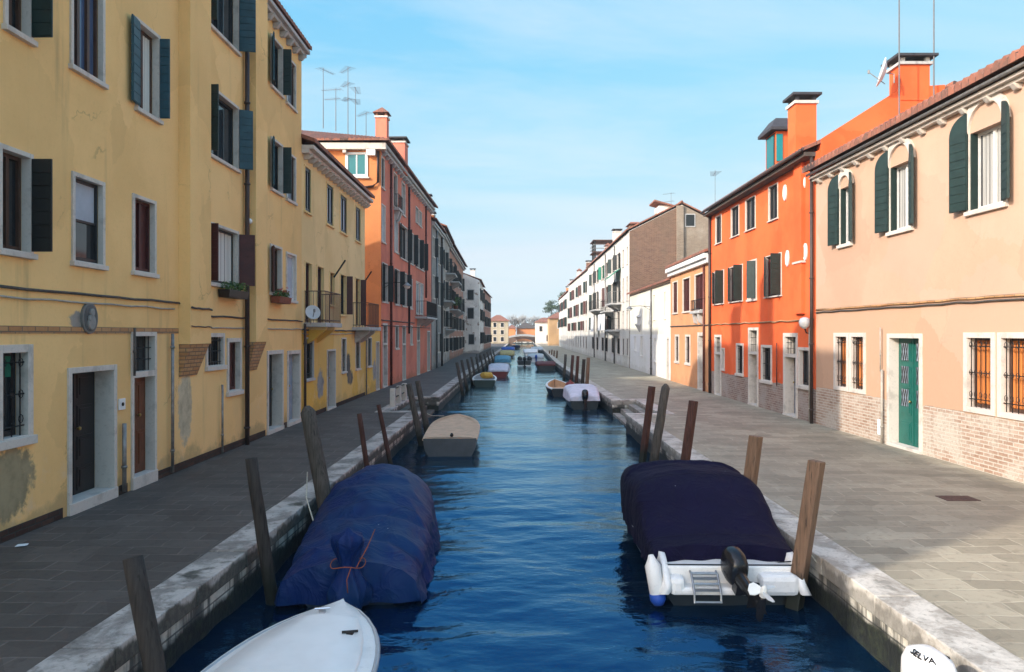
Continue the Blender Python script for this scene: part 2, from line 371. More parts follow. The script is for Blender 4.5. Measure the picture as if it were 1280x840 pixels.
idx = np.arange(nx*ny).reshape(ny, nx)
fs = np.stack([idx[:-1, :-1], idx[:-1, 1:], idx[1:, 1:], idx[1:, :-1]], -1).reshape(-1, 4)
me = bpy.data.meshes.new("water"); me.from_pydata(vs.tolist(), [], fs.tolist()); me.materials.append(M['water'])
for p in me.polygons: p.use_smooth = True
wat = bpy.data.objects.new("water", me); COL.objects.link(wat); props(wat, kind='structure')

# ------------------------------------------------------------------ quays: pavement sheets, kerb stones, walls, water steps
def paving(name, c1, c2, cm, wet):
    t = NT(name); x, y, z = t.sep()
    wx = t.math('ADD', x, t.math('MULTIPLY', t.math('SUBTRACT', t.noise(0.9, 3), 0.5), 0.25))
    wy = t.math('ADD', y, t.math('MULTIPLY', t.math('SUBTRACT', t.noise(0.7, 3), 0.5), 0.30))
    bc, bf = t.brick(t.comb(wx, wy), 0.62, 0.31, 0.014, c1, c2, cm)
    n = t.noise(0.45, 7, 0.62); f = t.noise(9, 5, 0.62); g = t.noise(45, 3, 0.6)
    col = t.mix(t.math('MULTIPLY', t.ramp(n, 0.38, 0.66), 0.55), bc, wet)
    col = t.mix(t.math('MULTIPLY', t.ramp(f, 0.5, 0.78), 0.55), col, sc(c1, 0.45))
    dk = t.noise(2.6, 8, 0.72, dist=0.6); col = t.mix(t.math('MULTIPLY', t.ramp(dk, 0.60, 0.70), 0.5), col, sc(c1, 0.42))
    vr = t.n.new('ShaderNodeTexVoronoi'); vr.inputs['Scale'].default_value = 1.7; t.lk(t.comb(wx, wy), vr.inputs['Vector']); vs_ = t.n.new('ShaderNodeSeparateColor'); t.lk(vr.outputs['Color'], vs_.inputs[0])
    col = t.mix(t.math('MULTIPLY', t.ramp(vs_.outputs[0], 0.5, 0.95), 0.35), col, sc(c1, 0.62))
    col = t.mix(t.math('MULTIPLY', t.ramp(g, 0.55, 0.8), 0.25), col, sc(c2, 1.4))
    t.color(col); t.set("Roughness", 0.72); t.set("Specular IOR Level", 0.3)
    t.bump(t.math('SUBTRACT', t.math('ADD', t.math('MULTIPLY', f, 0.6), t.math('MULTIPLY', n, 0.6)), t.math('MULTIPLY', bf, 1.0)), 0.55, 0.012)
    return t.m
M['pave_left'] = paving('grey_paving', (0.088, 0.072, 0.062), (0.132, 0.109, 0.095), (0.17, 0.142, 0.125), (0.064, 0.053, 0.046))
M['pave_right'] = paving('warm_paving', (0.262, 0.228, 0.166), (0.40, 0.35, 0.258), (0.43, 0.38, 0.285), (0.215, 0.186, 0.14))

def kerb_mat(name, c, d, moss=0.0):
    t = NT(name)
    a = t.noise(1.5, 9, 0.70, dist=0.4); f = t.noise(16, 6, 0.65)
    x, y, z = t.sep()
    col = t.mix(t.math('MULTIPLY', t.ramp(a, 0.42, 0.60), 0.72), c, d)
    col = t.mix(t.math('MULTIPLY', t.ramp(f, 0.52, 0.70), 0.55), col, sc(d, 0.8))
    # moss and tide dirt on the face of the coping
    zz = t.math('ADD', z, t.math('MULTIPLY', t.math('SUBTRACT', t.noise(1.0, 5, 0.6, stretch=(2.2, 2.2, 0.5)), 0.5), 0.42))
    col = t.mix(t.math('MULTIPLY', t.ramp(zz, -0.015, -0.075), moss), col, t.mix(t.ramp(f, 0.4, 0.65), (0.045, 0.042, 0.034), (0.10, 0.092, 0.072)))
    t.color(col); t.set("Roughness", 0.85); t.set("Specular IOR Level", 0.25); t.bump(t.math('ADD', a, f), 0.5, 0.012); return t.m
M['kerb_left'] = kerb_mat('left_kerb_stone', (0.52, 0.46, 0.41), (0.13, 0.115, 0.10), 0.9)
M['kerb_right'] = kerb_mat('right_kerb_stone', (0.58, 0.53, 0.46), (0.22, 0.19, 0.155), 0.5)
def quay_mat():
    t = NT('quay_wall_stone'); x, y, z = t.sep()
    bc, bf = t.brick(t.comb(t.math('ADD', x, y), z), 0.85, 0.30, 0.012, (0.66, 0.60, 0.50), (0.55, 0.50, 0.41), (0.20, 0.18, 0.15))
    n = t.noise(1.3, 8, 0.7, dist=0.5); f = t.noise(11, 5, 0.6)
    s = t.noise(1.0, 5, 0.6, stretch=(3.0, 3.0, 0.35))
    col = t.mix(t.math('MULTIPLY', t.ramp(s, 0.44, 0.56), 0.92), bc, (0.045, 0.043, 0.038))
    col = t.mix(t.math('MULTIPLY', t.ramp(f, 0.5, 0.7), 0.4), col, (0.16, 0.13, 0.09))
    zz = t.math('ADD', z, t.math('MULTIPLY', t.math('SUBTRACT', n, 0.5), 0.34))
    col = t.mix(t.ramp(zz, -0.27, -0.37), col, t.mix(t.ramp(f, 0.4, 0.7), (0.008, 0.009, 0.007), (0.022, 0.026, 0.013)))
    t.color(col); t.set("Roughness", 0.75); t.bump(t.math('SUBTRACT', t.math('ADD', n, f), bf), 0.6, 0.03); return t.m
M['quay'] = quay_mat()

LK = [[(-14, -3.5), (0, -3.4), (5.6, -3.32), (8.5, -3.22), (21.7, -3.15), (24.7, -3.15)], [(30.1, -3.16), (48, -3.2), (66, -2.9), (100, -2.6), (150, -2.3), (232, -2.0)]]
RK = [[(-14, 3.65), (0, 3.62), (5.9, 3.58), (7.5, 3.52), (24.0, 3.53)], [(28.8, 3.70), (57, 3.55), (66, 3.5), (100, 4.0), (150, 4.5), (232, 5.0)]]
def kx(seg, y):
    for (a, b) in zip(seg, seg[1:]):
        if a[0] <= y <= b[0]: return a[1] + (b[1]-a[1])*(y-a[0])/(b[0]-a[0])
    return seg[-1][1] if y > seg[-1][0] else seg[0][1]
def quay(sg, segs, rec_x, mp_, mk_):
    KW = 0.45; sfx = ''
    k = MB(); w = MB(); p = MB()
    for seg in segs:
        y = seg[0][0]; end = seg[-1][0]
        while y < end - 0.01:
            ln = rnd.uniform(1.1, 2.1) if y < 80 else 8.0
            y2 = min(end, y + ln)
            if end - y2 < 0.6: y2 = end
            g = 0.006; jz = rnd.uniform(-0.006, 0.006); jx = rnd.uniform(-0.008, 0.008)
            xa, xb = kx(seg, y) + jx, kx(seg, y2) + jx
            ia, ib = xa + sg*KW, xb + sg*KW
            k.hexa([(xa, y+g, -0.19), (ia, y+g, -0.19), (ib, y2-g, -0.19), (xb, y2-g, -0.19), (xa, y+g, 0.012+jz), (ia, y+g, 0.012+jz), (ib, y2-g, 0.012+jz), (xb, y2-g, 0.012+jz)])
            y = y2
        for a, b in zip(seg, seg[1:]):
            o = sg*0.035
            w.hexa([(a[1]+o, a[0], -2.2), (a[1]+sg*0.6, a[0], -2.2), (b[1]+sg*0.6, b[0], -2.2), (b[1]+o, b[0], -2.2), (a[1]+o, a[0], -0.195), (a[1]+sg*0.6, a[0], -0.195), (b[1]+sg*0.6, b[0], -0.195), (b[1]+o, b[0], -0.195)])
            far = sg*400
            p.add([(a[1]+sg*(KW-0.03), a[0], 0), (far, a[0], 0), (far, b[0], 0), (b[1]+sg*(KW-0.03), b[0], 0)], [(0, 1, 2, 3)])
    y0, y1 = segs[0][-1][0], segs[1][0][0]
    xe0, xe1 = segs[0][-1][1], segs[1][0][1]
    # recess for the water steps: coping along the back and cheeks, three treads down to the water
    k.box(min(rec_x, rec_x+sg*0.45), max(rec_x, rec_x+sg*0.45), y0+0.006, y1-0.006, -0.19, 0.014)
    w.box(min(rec_x+sg*0.03, rec_x+sg*0.5), max(rec_x+sg*0.03, rec_x+sg*0.5), y0, y1, -2.2, -0.195)
    for (yy, s2, xe) in ((y0, -1, xe0), (y1, 1, xe1)):
        xa, xb = sorted((xe + sg*0.455, rec_x + sg*0.45))
        ya, yb = sorted((yy - 0, yy + s2*0.40)); k.box(xa, xb, ya, yb, -0.19, 0.016)
        ya, yb = sorted((yy + s2*0.03, yy + s2*0.5)); xa, xb = sorted((xe+sg*0.605, rec_x+sg*0.5)); w.box(xa, xb, ya, yb, -2.2, -0.2)
    for i in range(3):
        xa, xb = sorted((rec_x - sg*(0.02+0.30*i), rec_x - sg*(0.30+0.30*i)))
        k.box(xa, xb, y0+0.03, y1-0.03, -1.6, -0.16-0.17*i)
    far = sg*400
    p.add([(rec_x+sg*0.42, y0, 0), (far, y0, 0), (far, y1, 0), (rec_x+sg*0.42, y1, 0)], [(0, 1, 2, 3)])
    a0 = segs[0][0]; b1 = segs[1][-1]
    p.add([(-400 if sg < 0 else a0[1], a0[0]-500, 0), (a0[1] if sg < 0 else 400, a0[0]-500, 0), (a0[1] if sg < 0 else 400, a0[0], 0), (-400 if sg < 0 else a0[1], a0[0], 0)], [(0, 1, 2, 3)])
    props(p.build('pavement', mp_), kind='structure'); props(k.build('kerb', mk_, bevel=0.012), kind='structure'); props(w.build('quay_wall', 'quay'), kind='structure')
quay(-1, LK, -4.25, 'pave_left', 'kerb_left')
quay(1, RK, 4.65, 'pave_right', 'kerb_right')
# land beyond the canal's end
gm = MB(); gm.add([(-400, 232, -0.004), (400, 232, -0.004), (400, 1600, -0.004), (-400, 1600, -0.004)], [(0, 1, 2, 3)])
props(gm.build('ground', 'pave_right'), kind='structure')

# ------------------------------------------------------------------ buildings
class Building:
    def __init__(s, name, label, cat, P0, P1, side, h, D, wall, group=None):
        """P0, P1: near and far end of the canal front on plan; side +1 = front faces +X"""
        s.P0 = Vector((P0[0], P0[1], 0)); d = Vector((P1[0]-P0[0], P1[1]-P0[1], 0)); s.L = d.length; s.d = d.normalized()
        s.n = Vector((s.d.y, -s.d.x, 0)) * side; s.side = side; s.h = h; s.D = D; s.wm = wall
        s.root = empty(name, s.P0, label, cat, group); s.holes = []
    def p(s, u, w, z): return s.d*u + s.n*w + Vector((0, 0, z))
    def u(s, px):
        k = (px-CX)/FPX; return (k*s.P0.y - s.P0.x)/(s.d.x - k*s.d.y)
    def z(s, px, py):
        return CZ + (HY-py)*(s.P0.y + s.u(px)*s.d.y)/FPX
    def fb(s, mb, u0, u1, w0, w1, z0, z1):
        return mb.hexa([s.p(u0, w0, z0), s.p(u1, w0, z0), s.p(u1, w1, z0), s.p(u0, w1, z0), s.p(u0, w0, z1), s.p(u1, w0, z1), s.p(u1, w1, z1), s.p(u0, w1, z1)])
    def box(s, name, mat, u0, u1, w0, w1, z0, z1, parent=None, bevel=0.0, label=None):
        return s.fb(MB(), u0, u1, w0, w1, z0, z1).build(name, mat, parent or s.root, bevel=bevel, label=label)
    # --- openings
    def surround(s, u0, u1, z0, z1, sw, mat, name, parent, sill=True, proud=0.03, head=True, bottom=True, deep=0.02):
        m = MB(); e = 0.004
        s.fb(m, u0-sw, u0+e, -deep, proud, z0-(sw if bottom else 0), z1+(sw if head else 0))
        s.fb(m, u1-e, u1+sw, -deep, proud, z0-(sw if bottom else 0), z1+(sw if head else 0))
        if head: s.fb(m, u0+e, u1-e, -deep, proud-0.002, z1-e, z1+sw)
        if bottom: s.fb(m, u0+e, u1-e, -deep, proud-0.002, z0-sw, z0+e)
        return m.build(name, mat, parent, bevel=0.006)
    def shutter(s, win, u0, u1, z0, z1, which, ang, wd, mat, arch=False):
        a = R(ang); hu = u0 if which == 'N' else u1; sg = 1 if which == 'N' else -1
        du, dw = math.cos(a)*sg, math.sin(a)
        base = Vector((0.0, 0.0))
        def q(t, k, z): return s.p(hu + du*t - dw*k*sg, 0.045 + dw*t + du*k*sg, z)
        m = MB(); th = 0.02
        def bx(t0, t1, k0, k1, za, zb):
            m.hexa([q(t0, k0, za), q(t1, k0, za), q(t1, k1, za), q(t0, k1, za), q(t0, k0, zb), q(t1, k0, zb), q(t1, k1, zb), q(t0, k1, zb)])
        if arch:   # quarter-round top following the arched head
            n = 8; H = z1 - z0
            for side_k in (0.0,):
                lo = []; hi = []
                outl = [(0.0, z0+0.02), (wd, z0+0.02), (wd, z1-0.03)] if False else None
            zs = z1
            k0, k1 = -th, th
            prof = [(0, z0+0.02), (wd, z0+0.02)]
            for i in range(n+1):
                b = i/n*math.pi/2
                prof.append((wd*math.cos(b), zs + wd*0.95*math.sin(b)))
            vs = [q(t, k0, z) for t, z in prof] + [q(t, k1, z) for t, z in prof]; N = len(prof)
            m.add(vs, [tuple(range(N)), tuple(range(N, 2*N))] + [(i, (i+1) % N, N+(i+1) % N, N+i) for i in range(N)])
            nb = 9; 
            for i in range(nb):
                za = z0+0.03+(zs-z0)*i/nb; zb = z0+0.03+(zs-z0)*(i+1)/nb-0.012
                bx(0.02, wd-0.02, th+0.001, th+0.010, za, zb); bx(0.02, wd-0.02, -th-0.010, -th-0.001, za, zb)
        else:
            bx(0, wd, -th*0.6, th*0.6, z0+0.015, z1-0.01)
            nb = max(5, int((z1-z0)/0.16))
            for i in range(nb):
                za = z0+0.03+(z1-z0-0.05)*i/nb; zb = z0+0.03+(z1-z0-0.05)*(i+1)/nb-0.014
                bx(0.012, wd-0.012, th*0.6+0.001, th*0.6+0.011, za, zb); bx(0.012, wd-0.012, -th*0.6-0.011, -th*0.6-0.001, za, zb)
        return m.build('shutter', mat, win)
    def win(s, pa, pb, z0, z1, sw=0.06, smat='stone', fmat='fr_dark', sh=(), shmat='sh_green', depth=0.16, pane='glass', sill=True,
            bars=(1, 0), arch=False, grille=False, curtain=None, U=False, blind=None, label=None, fw=0.05, shz=None, cpart=1.0):
        u0, u1 = (pa, pb) if U else sorted((s.u(pa), s.u(pb)))
        s.holes.append((u0, u1, z0, z1, depth))
        win = s.surround(u0, u1, z0, z1, sw, smat, 'window', s.root, bottom=True, head=not arch, deep=0.02 if arch else depth-0.062)
        if arch: s.box('shutter', shmat, u1-0.035, u1-0.005, -depth+0.065, -0.004, z0+0.01, z1-0.01, win)
        if label: win['label'] = label
        if sill: s.box('sill', smat, u0-sw-0.03, u1+sw+0.03, -0.015, 0.07, z0-sw-0.025, z0-0.012, win, bevel=0.008)
        if arch:
            r = (u1-u0)/2; uc = (u0+u1)/2; n = 18; m = MB(); rings = []
            zs = z1 + 0.0
            for i in range(n+1):
                a = math.pi*i/n; rings.append([s.p(uc - math.cos(a)*(r-0.0), w, zs+math.sin(a)*(r-0.0)) if k == 0 else s.p(uc - math.cos(a)*(r+0.17), w, zs+math.sin(a)*(r+0.17)) for (k, w) in ((0, -0.02), (1, -0.02), (1, 0.06), (0, 0.06))])
            m.loft(rings, closed=True, caps=True).build('arch', smat, win)
        i = 0.003; d0, d1 = -depth+0.005, -depth+0.06
        c = MB()
        s.fb(c, u0+i, u0+fw, d0, d1, z0+i, z1-i); s.fb(c, u1-fw, u1-i, d0, d1, z0+i, z1-i)
        s.fb(c, u0+fw, u1-fw, d0, d1-0.004, z0+i, z0+fw+0.02); s.fb(c, u0+fw, u1-fw, d0, d1-0.004, z1-fw, z1-i)
        for k in range(bars[0]):
            uc = u0 + (u1-u0)*(k+1)/(bars[0]+1); s.fb(c, uc-0.03, uc+0.03, d0+0.002, d1+0.004, z0+fw, z1-fw)
        for k in range(bars[1]):
            zc = z0 + (z1-z0)*(k+1)/(bars[1]+1); s.fb(c, u0+fw, u1-fw, d0+0.004, d1-0.012, zc-0.017, zc+0.017)
        c.build('casement', fmat, win)
        s.box('pane', pane, u0, u1, -depth-0.03, -depth+0.018, z0, z1, win)
        if curtain:
            cm = MB(); n = 24; ring = []
            for k in range(n+1):
                f = k/n; ring.append((u0+fw+(u1-u0-2*fw)*f*cpart, -depth+0.045+0.012*math.sin(k*1.9)))
            cm.loft([[s.p(a, w-0.018, z0+fw) for a, w in ring], [s.p(a, w-0.018, z1-fw) for a, w in ring]]).build('curtain', curtain, win, smooth=True)
        if blind:
            s.box('blind', blind[0], u0+fw, u1-fw, -depth+0.02, -depth+0.03, z1-fw-(z1-z0)*blind[1], z1-fw, win)
        if grille:
            g = MB(); nb = max(3, int((u1-u0)/0.13))
            for k in range(nb):
                uc = u0 + (u1-u0)*(k+0.5)/nb; g.tube([s.p(uc, -0.03, z0+0.005), s.p(uc, -0.03, z1-0.005)], 0.009, 5)
            for k in range(3):
                zc = z0 + (z1-z0)*(0.12+0.38*k); g.tube([s.p(u0+0.004, -0.03, zc), s.p(u1-0.004, -0.03, zc)], 0.010, 5)
            if grille == 'scroll':
                for k in range(nb):
                    uc = u0 + (u1-u0)*(k+0.5)/nb; 
                    for zc in (z0+0.12*(z1-z0)+0.09, z0+0.5*(z1-z0), z1-0.13):
                        pts = [s.p(uc+0.045*math.cos(a*0.785), -0.02, zc+0.055*math.sin(a*0.785)) for a in range(9)]
                        g.tube(pts, 0.006, 4, caps=False)
            g.build('grille', 'iron', win)
        for spec in sh:
            which, ang, wd = spec[:3]
            s.shutter(win, u0, u1, z0, z1, which, ang, wd, spec[3] if len(spec) > 3 else shmat, arch=arch)
        return win
    def door(s, pa, pb, z0, z1, leaf='door_dark', sw=0.12, smat='stone', depth=0.28, fan=None, panels=(2, 3), step=True, handle='brass', U=False, label=None, glazed=False):
        u0, u1 = (pa, pb) if U else sorted((s.u(pa), s.u(pb)))
        s.holes.append((u0, u1, z0, fan if fan else z1, depth))
        m = MB(); s.fb(m, u0, u1, -depth-0.05, -depth+0.01, z0, z1-0.003)
        nx_, nz_ = panels
        for a in range(nx_):
            for b in range(nz_):
                ua = u0 + (u1-u0)*(a+0.14)/nx_; ub = u0 + (u1-u0)*(a+0.86)/nx_; za = z0 + (z1-z0)*(b+0.12)/nz_; zb = z0 + (z1-z0)*(b+0.88)/nz_
                s.fb(m, ua, ub, -depth+0.005, -depth+0.024, za, zb); s.fb(m, ua+0.05, ub-0.05, -depth+0.015, -depth+0.036, za+0.05, zb-0.05)
        if nx_ == 2: s.fb(m, (u0+u1)/2-0.025, (u0+u1)/2+0.025, -depth+0.004, -depth+0.03, z0+0.01, z1-0.01)
        d = m.build('door', leaf, s.root, label=label)
        s.surround(u0, u1, z0, fan or z1, sw, smat, 'door_frame', d, bottom=False, deep=depth-0.012)
        if fan:
            s.box('transom', smat, u0+0.002, u1-0.002, -depth-0.02, 0.028, z1, z1+0.10, d)
            s.box('fanlight', 'glass', u0, u1, -depth-0.03, -depth+0.02, z1+0.10, fan, d)
            g = MB()
            for k in range(4):
                uc = u0+(u1-u0)*(k+0.5)/4; g.tube([s.p(uc, -0.05, z1+0.105), s.p(uc, -0.05, fan-0.005)], 0.009, 5)
            for zc in (z1+0.10+(fan-z1-0.1)*0.33, z1+0.10+(fan-z1-0.1)*0.66): g.tube([s.p(u0+0.004, -0.05, zc), s.p(u1-0.004, -0.05, zc)], 0.009, 5)
            g.build('grille', 'iron', d)
        if glazed:
            for a in range(2):
                for b in range(3):
                    ua = u0 + (u1-u0)*(a+0.27)/2; ub = u0 + (u1-u0)*(a+0.73)/2; za = z0 + (z1-z0)*(0.36+0.215*b); zb = za + (z1-z0)*0.16
                    g = s.box('pane', 'glass_sky', ua, ub, -depth+0.03, -depth+0.042, za, zb, d)
                    gg = MB()
                    for k in range(3): gg.tube([s.p(ua+(ub-ua)*k/3, -depth+0.05, za), s.p(ua+(ub-ua)*(k+1)/3, -depth+0.05, zb)], 0.007, 4); gg.tube([s.p(ua+(ub-ua)*(k+1)/3, -depth+0.052, za), s.p(ua+(ub-ua)*k/3, -depth+0.052, zb)], 0.007, 4)
                    gg.build('grille', 'iron', d)
        uh = (u0+u1)/2 + 0.07 if nx_ == 2 else u1 - 0.09
        MB().lathe([(0.012, 0), (0.012, 0.03), (0.028, 0.035), (0.028, 0.055), (0.01, 0.06)], s.p(uh, -depth+0.02, z0+1.0), 10, tuple(s.n)).build('handle', handle, d, smooth=True)
        if step: s.box('step', smat, u0-sw, u1+sw, -depth+0.012, 0.05, -0.05, z0+0.004, d, bevel=0.01)
        return d
    # --- shell
    def wall(s, ends=True, gable=0.0, top=None, thick_top=True, ridge=None):
        us = sorted({0.0, s.L} | {a for h in s.holes for a in h[:2]}); zs = sorted({-0.05, s.h} | {a for h in s.holes for a in h[2:4]})
        m = MB()
        for i in range(len(us)-1):
            for j in range(len(zs)-1):
                uc, zc = (us[i]+us[i+1])/2, (zs[j]+zs[j+1])/2
                if any(h[0] < uc < h[1] and h[2] < zc < h[3] for h in s.holes): continue
                m.add([s.p(us[i], 0, zs[j]), s.p(us[i+1], 0, zs[j]), s.p(us[i+1], 0, zs[j+1]), s.p(us[i], 0, zs[j+1])], [(0, 1, 2, 3)])
        for (a, b, z0, z1, dp) in s.holes:
            for (p0, p1) in (((a, z0), (a, z1)), ((b, z0), (b, z1)), ((a, z0), (b, z0)), ((a, z1), (b, z1))):
                if p0[1] == p1[1] == z0 and z0 < 0.3: continue
                m.add([s.p(p0[0], 0, p0[1]), s.p(p1[0], 0, p1[1]), s.p(p1[0], -dp-0.03, p1[1]), s.p(p0[0], -dp-0.03, p0[1])], [(0, 1, 2, 3)])
        D = s.D; rz = s.h + gable
        for uu in (0.0, s.L):
            m.add([s.p(uu, 0, -0.05), s.p(uu, -D, -0.05), s.p(uu, -D, s.h), s.p(uu, -D/2, rz), s.p(uu, 0, s.h)], [(0, 1, 2, 3, 4)])
        m.add([s.p(0, -D, -0.05), s.p(s.L, -D, -0.05), s.p(s.L, -D, s.h), s.p(0, -D, s.h)], [(0, 1, 2, 3)])
        return m.build('wall', s.wm, s.root, recalc=False)
    def roof(s, slope=0.36, ov=0.35, uo=0.05, hip0=False, hip1=False, mat='tiles', res=6, amp=0.055, per=0.21, lift=0.03):
        D2 = s.D/2; th = 0.07; m = MB()
        def prof(x): return amp*abs(math.sin(math.pi*x/per))
        def strip(cols):  # cols: list of (bottom pt, top pt, lift)
            n = len(cols)
            up = [(b + Vector((0, 0, th+l)), t + Vector((0, 0, th+l))) for b, t, l in cols]
            dn = [(b, t) for b, t, l in cols]
            vs = [q for pr in up for q in pr] + [q for pr in dn for q in pr]
            fs = []
            for i in range(n-1):
                fs.append((2*i, 2*i+2, 2*i+3, 2*i+1)); o = 2*n
                fs.append((o+2*i, o+2*i+1, o+2*i+3, o+2*i+2)); fs.append((2*i, o+2*i, o+2*i+2, 2*i+2))
            fs.append((0, 1, 2*n+1, 2*n)); fs.append((2*n-2, 2*n-1, 4*n-1, 4*n-2))
            m.add(vs, fs)
        z0 = s.h + lift
        if hip0 or hip1: uo = ov
        ncol = int((s.L+2*uo)/per*res); ncol = min(ncol, 900)
        for sg in (1, -1):
            cols = []
            for i in range(ncol+1):
                u = -uo + (s.L+2*uo)*i/ncol
                k = D2+ov
                if hip0: k = min(k, u+uo)
                if hip1: k = min(k, s.L+uo-u)
                wb = -D2 + sg*(D2+ov); wt = wb - sg*max(k, 0.001)
                cols.append((s.p(u, wb, z0), s.p(u, wt, z0+k*slope), prof(u) if k > 0.2 else 0))
            strip(cols)
        for flag, ue, dr in ((hip0, -uo, 1), (hip1, s.L+uo, -1)):
            if not flag: continue
            n2 = int((2*D2+2*ov)/per*res); cols = []
            for i in range(n2+1):
                w = ov - (2*D2+2*ov)*i/n2; k = min(ov-w, w+2*D2+ov); k = max(min(k, s.L/2+uo), 0.001)
                cols.append((s.p(ue, w, z0), s.p(ue+dr*k, w, z0+k*slope), prof(w) if k > 0.2 else 0))
            strip(cols)
        r = m.build('roof', mat, s.root)
        if not (hip0 or hip1):
            zr = z0+(D2+ov)*slope+th+amp*0.6
            MB().tube([s.p(-uo, -D2, zr-0.03), s.p(s.L+uo, -D2, zr-0.03)], 0.11, 8).build('ridge_tiles', mat, r, smooth=True)
        s.slope = slope; s.ov = ov; s.rz0 = z0
        return r
    def cornice(s, z0, z1, proj, mat='stone', consoles=None, cw=0.14, chh=0.15, cproj=None, uo=0.0, cmat=None):
        s.fb(MB(), -uo, s.L+uo, -0.01, proj, z0, z1)
        m = MB(); s.fb(m, -uo, s.L+uo, -0.01, proj, (z0+z1)/2, z1); s.fb(m, -uo, s.L+uo, -0.012, proj*0.6, z0, (z0+z1)/2-0.001)
        c = m.build('cornice', mat, s.root, bevel=0.01)
        if consoles:
            n = int(s.L/consoles); first = None
            for i in range(n):
                u = (i+0.5)*s.L/n
                if first is None:
                    q = MB(); cp = cproj or proj*0.9
                    q.hexa([s.p(-cw/2, -0.01, -chh), s.p(cw/2, -0.01, -chh), s.p(cw/2, cp*0.45, -chh), s.p(-cw/2, cp*0.45, -chh), s.p(-cw/2, -0.01, 0), s.p(cw/2, -0.01, 0), s.p(cw/2, cp, 0), s.p(-cw/2, cp, 0)])
                    first = q.build('console', cmat or mat, c, bevel=0.015); o = first
                else:
                    o = first.copy(); COL.objects.link(o); o.parent = c
                o.location = s.p(u, 0, z0-0.002)
        return c
    def gutter(s, mat='zinc', z=None, w=None, r=0.06):
        return MB().tube([s.p(0.02, w if w else s.ov+0.05, z or s.h+0.02), s.p(s.L-0.02, w if w else s.ov+0.05, z or s.h+0.02)], r, 8).build('gutter', mat, s.root, smooth=True)
    def pipe(s, px, z0, z1, mat='zinc', r=0.045, name='drainpipe', w=0.07, U=False, bend=None):
        u = px if U else s.u(px)
        pts = [s.p(u, w, z0), s.p(u, w, z1)]
        if bend: pts += [s.p(u, w+bend, z1+bend*0.8)]
        m = MB().tube(pts, r, 8)
        zc = z0+0.4
        while zc < z1:
            m.tube([s.p(u, w, zc-0.02), s.p(u, w, zc+0.02)], r*1.35, 8); zc += 1.9
        return m.build(name, mat, s.root, smooth=True)
    def cable(s, pxa, pxb, z, mat='cable', r=0.016, sag=0.02, name='cable', U=False, w=0.03):
        u0, u1 = (pxa, pxb) if U else sorted((s.u(pxa), s.u(pxb))); n = max(6, int((u1-u0)/0.5))
        pts = [s.p(u0+(u1-u0)*i/n, w, z - sag*abs(math.sin(i*1.3)) + rnd.uniform(-0.006, 0.006)) for i in range(n+1)]
        return MB().tube(pts, r, 5).build(name, mat, s.root, smooth=True)
    def chimney(s, u, w, zb, zt, su=0.6, sw_=0.5, mat=None, cap='flat', parent=None):
        c = s.box('chimney', mat or s.wm, u-su/2, u+su/2, w-sw_/2, w+sw_/2, zb, zt, parent or s.root)
        s.box('chimney_band', 'stone', u-su/2-0.05, u+su/2+0.05, w-sw_/2-0.05, w+sw_/2+0.05, zt, zt+0.09, c)
        m = MB()
        for a in (-1, 1):
            for b in (-1, 1): s.fb(m, u+a*su*0.42-0.05, u+a*su*0.42+0.05, w+b*sw_*0.40-0.05, w+b*sw_*0.40+0.05, zt+0.09, zt+0.24)
        if cap == 'flat': s.fb(m, u-su/2-0.12, u+su/2+0.12, w-sw_/2-0.12, w+sw_/2+0.12, zt+0.24, zt+0.31)
        else:
            a, b = su/2+0.12, sw_/2+0.12; zz = zt+0.24
            m.add([s.p(u-a, w-b, zz), s.p(u+a, w-b, zz), s.p(u+a, w+b, zz), s.p(u-a, w+b, zz), s.p(u, w, zz+0.35)], [(0, 1, 2, 3), (0, 1, 4), (1, 2, 4), (2, 3, 4), (3, 0, 4)])
        m.build('chimney_cap', 'slate' if cap == 'flat' else 'tiles', c)
        return c

# ---- paints
YEL, YEL2 = (0.88, 0.565, 0.235), (0.80, 0.50, 0.20)
GREYR = (0.30, 0.29, 0.28)
M['yellow'] = plaster('yellow_render', YEL, YEL2, stain=(0.22, 0.165, 0.09), stain_amt=0.45, patches=((0.25, 0.7, 0.5, 0.5, (0.36, 0.29, 0.17)), (1.72, 2.80, 0.22, 0.14, (0.32, 0.29, 0.25)), (5.2, 1.2, 0.32, 0.75, (0.60, 0.50, 0.34))))
M['yellow_b'] = plaster('yellow_render_ochre_base', (0.84, 0.60, 0.29), (0.76, 0.53, 0.245), stain=(0.20, 0.15, 0.08), stain_amt=0.28, base_col=(0.74, 0.44, 0.085), base_z=2.72,
    patches=((2.1, 0.95, 0.42, 0.5, (0.32, 0.31, 0.30)), (6.1, 1.35, 0.32, 0.55, (0.13, 0.12, 0.11)), (6.4, 0.9, 0.5, 0.3, (0.16, 0.14, 0.12))))
M['pink'] = plaster('pink_red_render', (0.70, 0.215, 0.135), (0.58, 0.175, 0.115), stain=(0.30, 0.11, 0.04), stain_amt=0.35)
M['pink_end'] = plaster('orange_end_render', (0.64, 0.25, 0.09), (0.56, 0.21, 0.08), stain=(0.30, 0.10, 0.04), stain_amt=0.3)
M['grey_render'] = plaster('grey_render', (0.34, 0.31, 0.28), (0.24, 0.22, 0.20), stain=(0.06, 0.055, 0.05), stain_amt=0.5, peel=0.4)
M['grey_pale'] = plaster('pale_grey_render', (0.46, 0.42, 0.37), (0.33, 0.30, 0.27), stain=(0.07, 0.065, 0.06), stain_amt=0.5, peel=0.5)
M['rust_render'] = plaster('rusty_brown_render', (0.48, 0.23, 0.16), (0.36, 0.19, 0.135), stain=(0.07, 0.06, 0.05), stain_amt=0.5, peel=0.7)
M['white_old'] = plaster('old_white_render', (0.78, 0.74, 0.68), (0.62, 0.58, 0.53), stain=(0.12, 0.11, 0.10), stain_amt=0.6, peel=0.5)
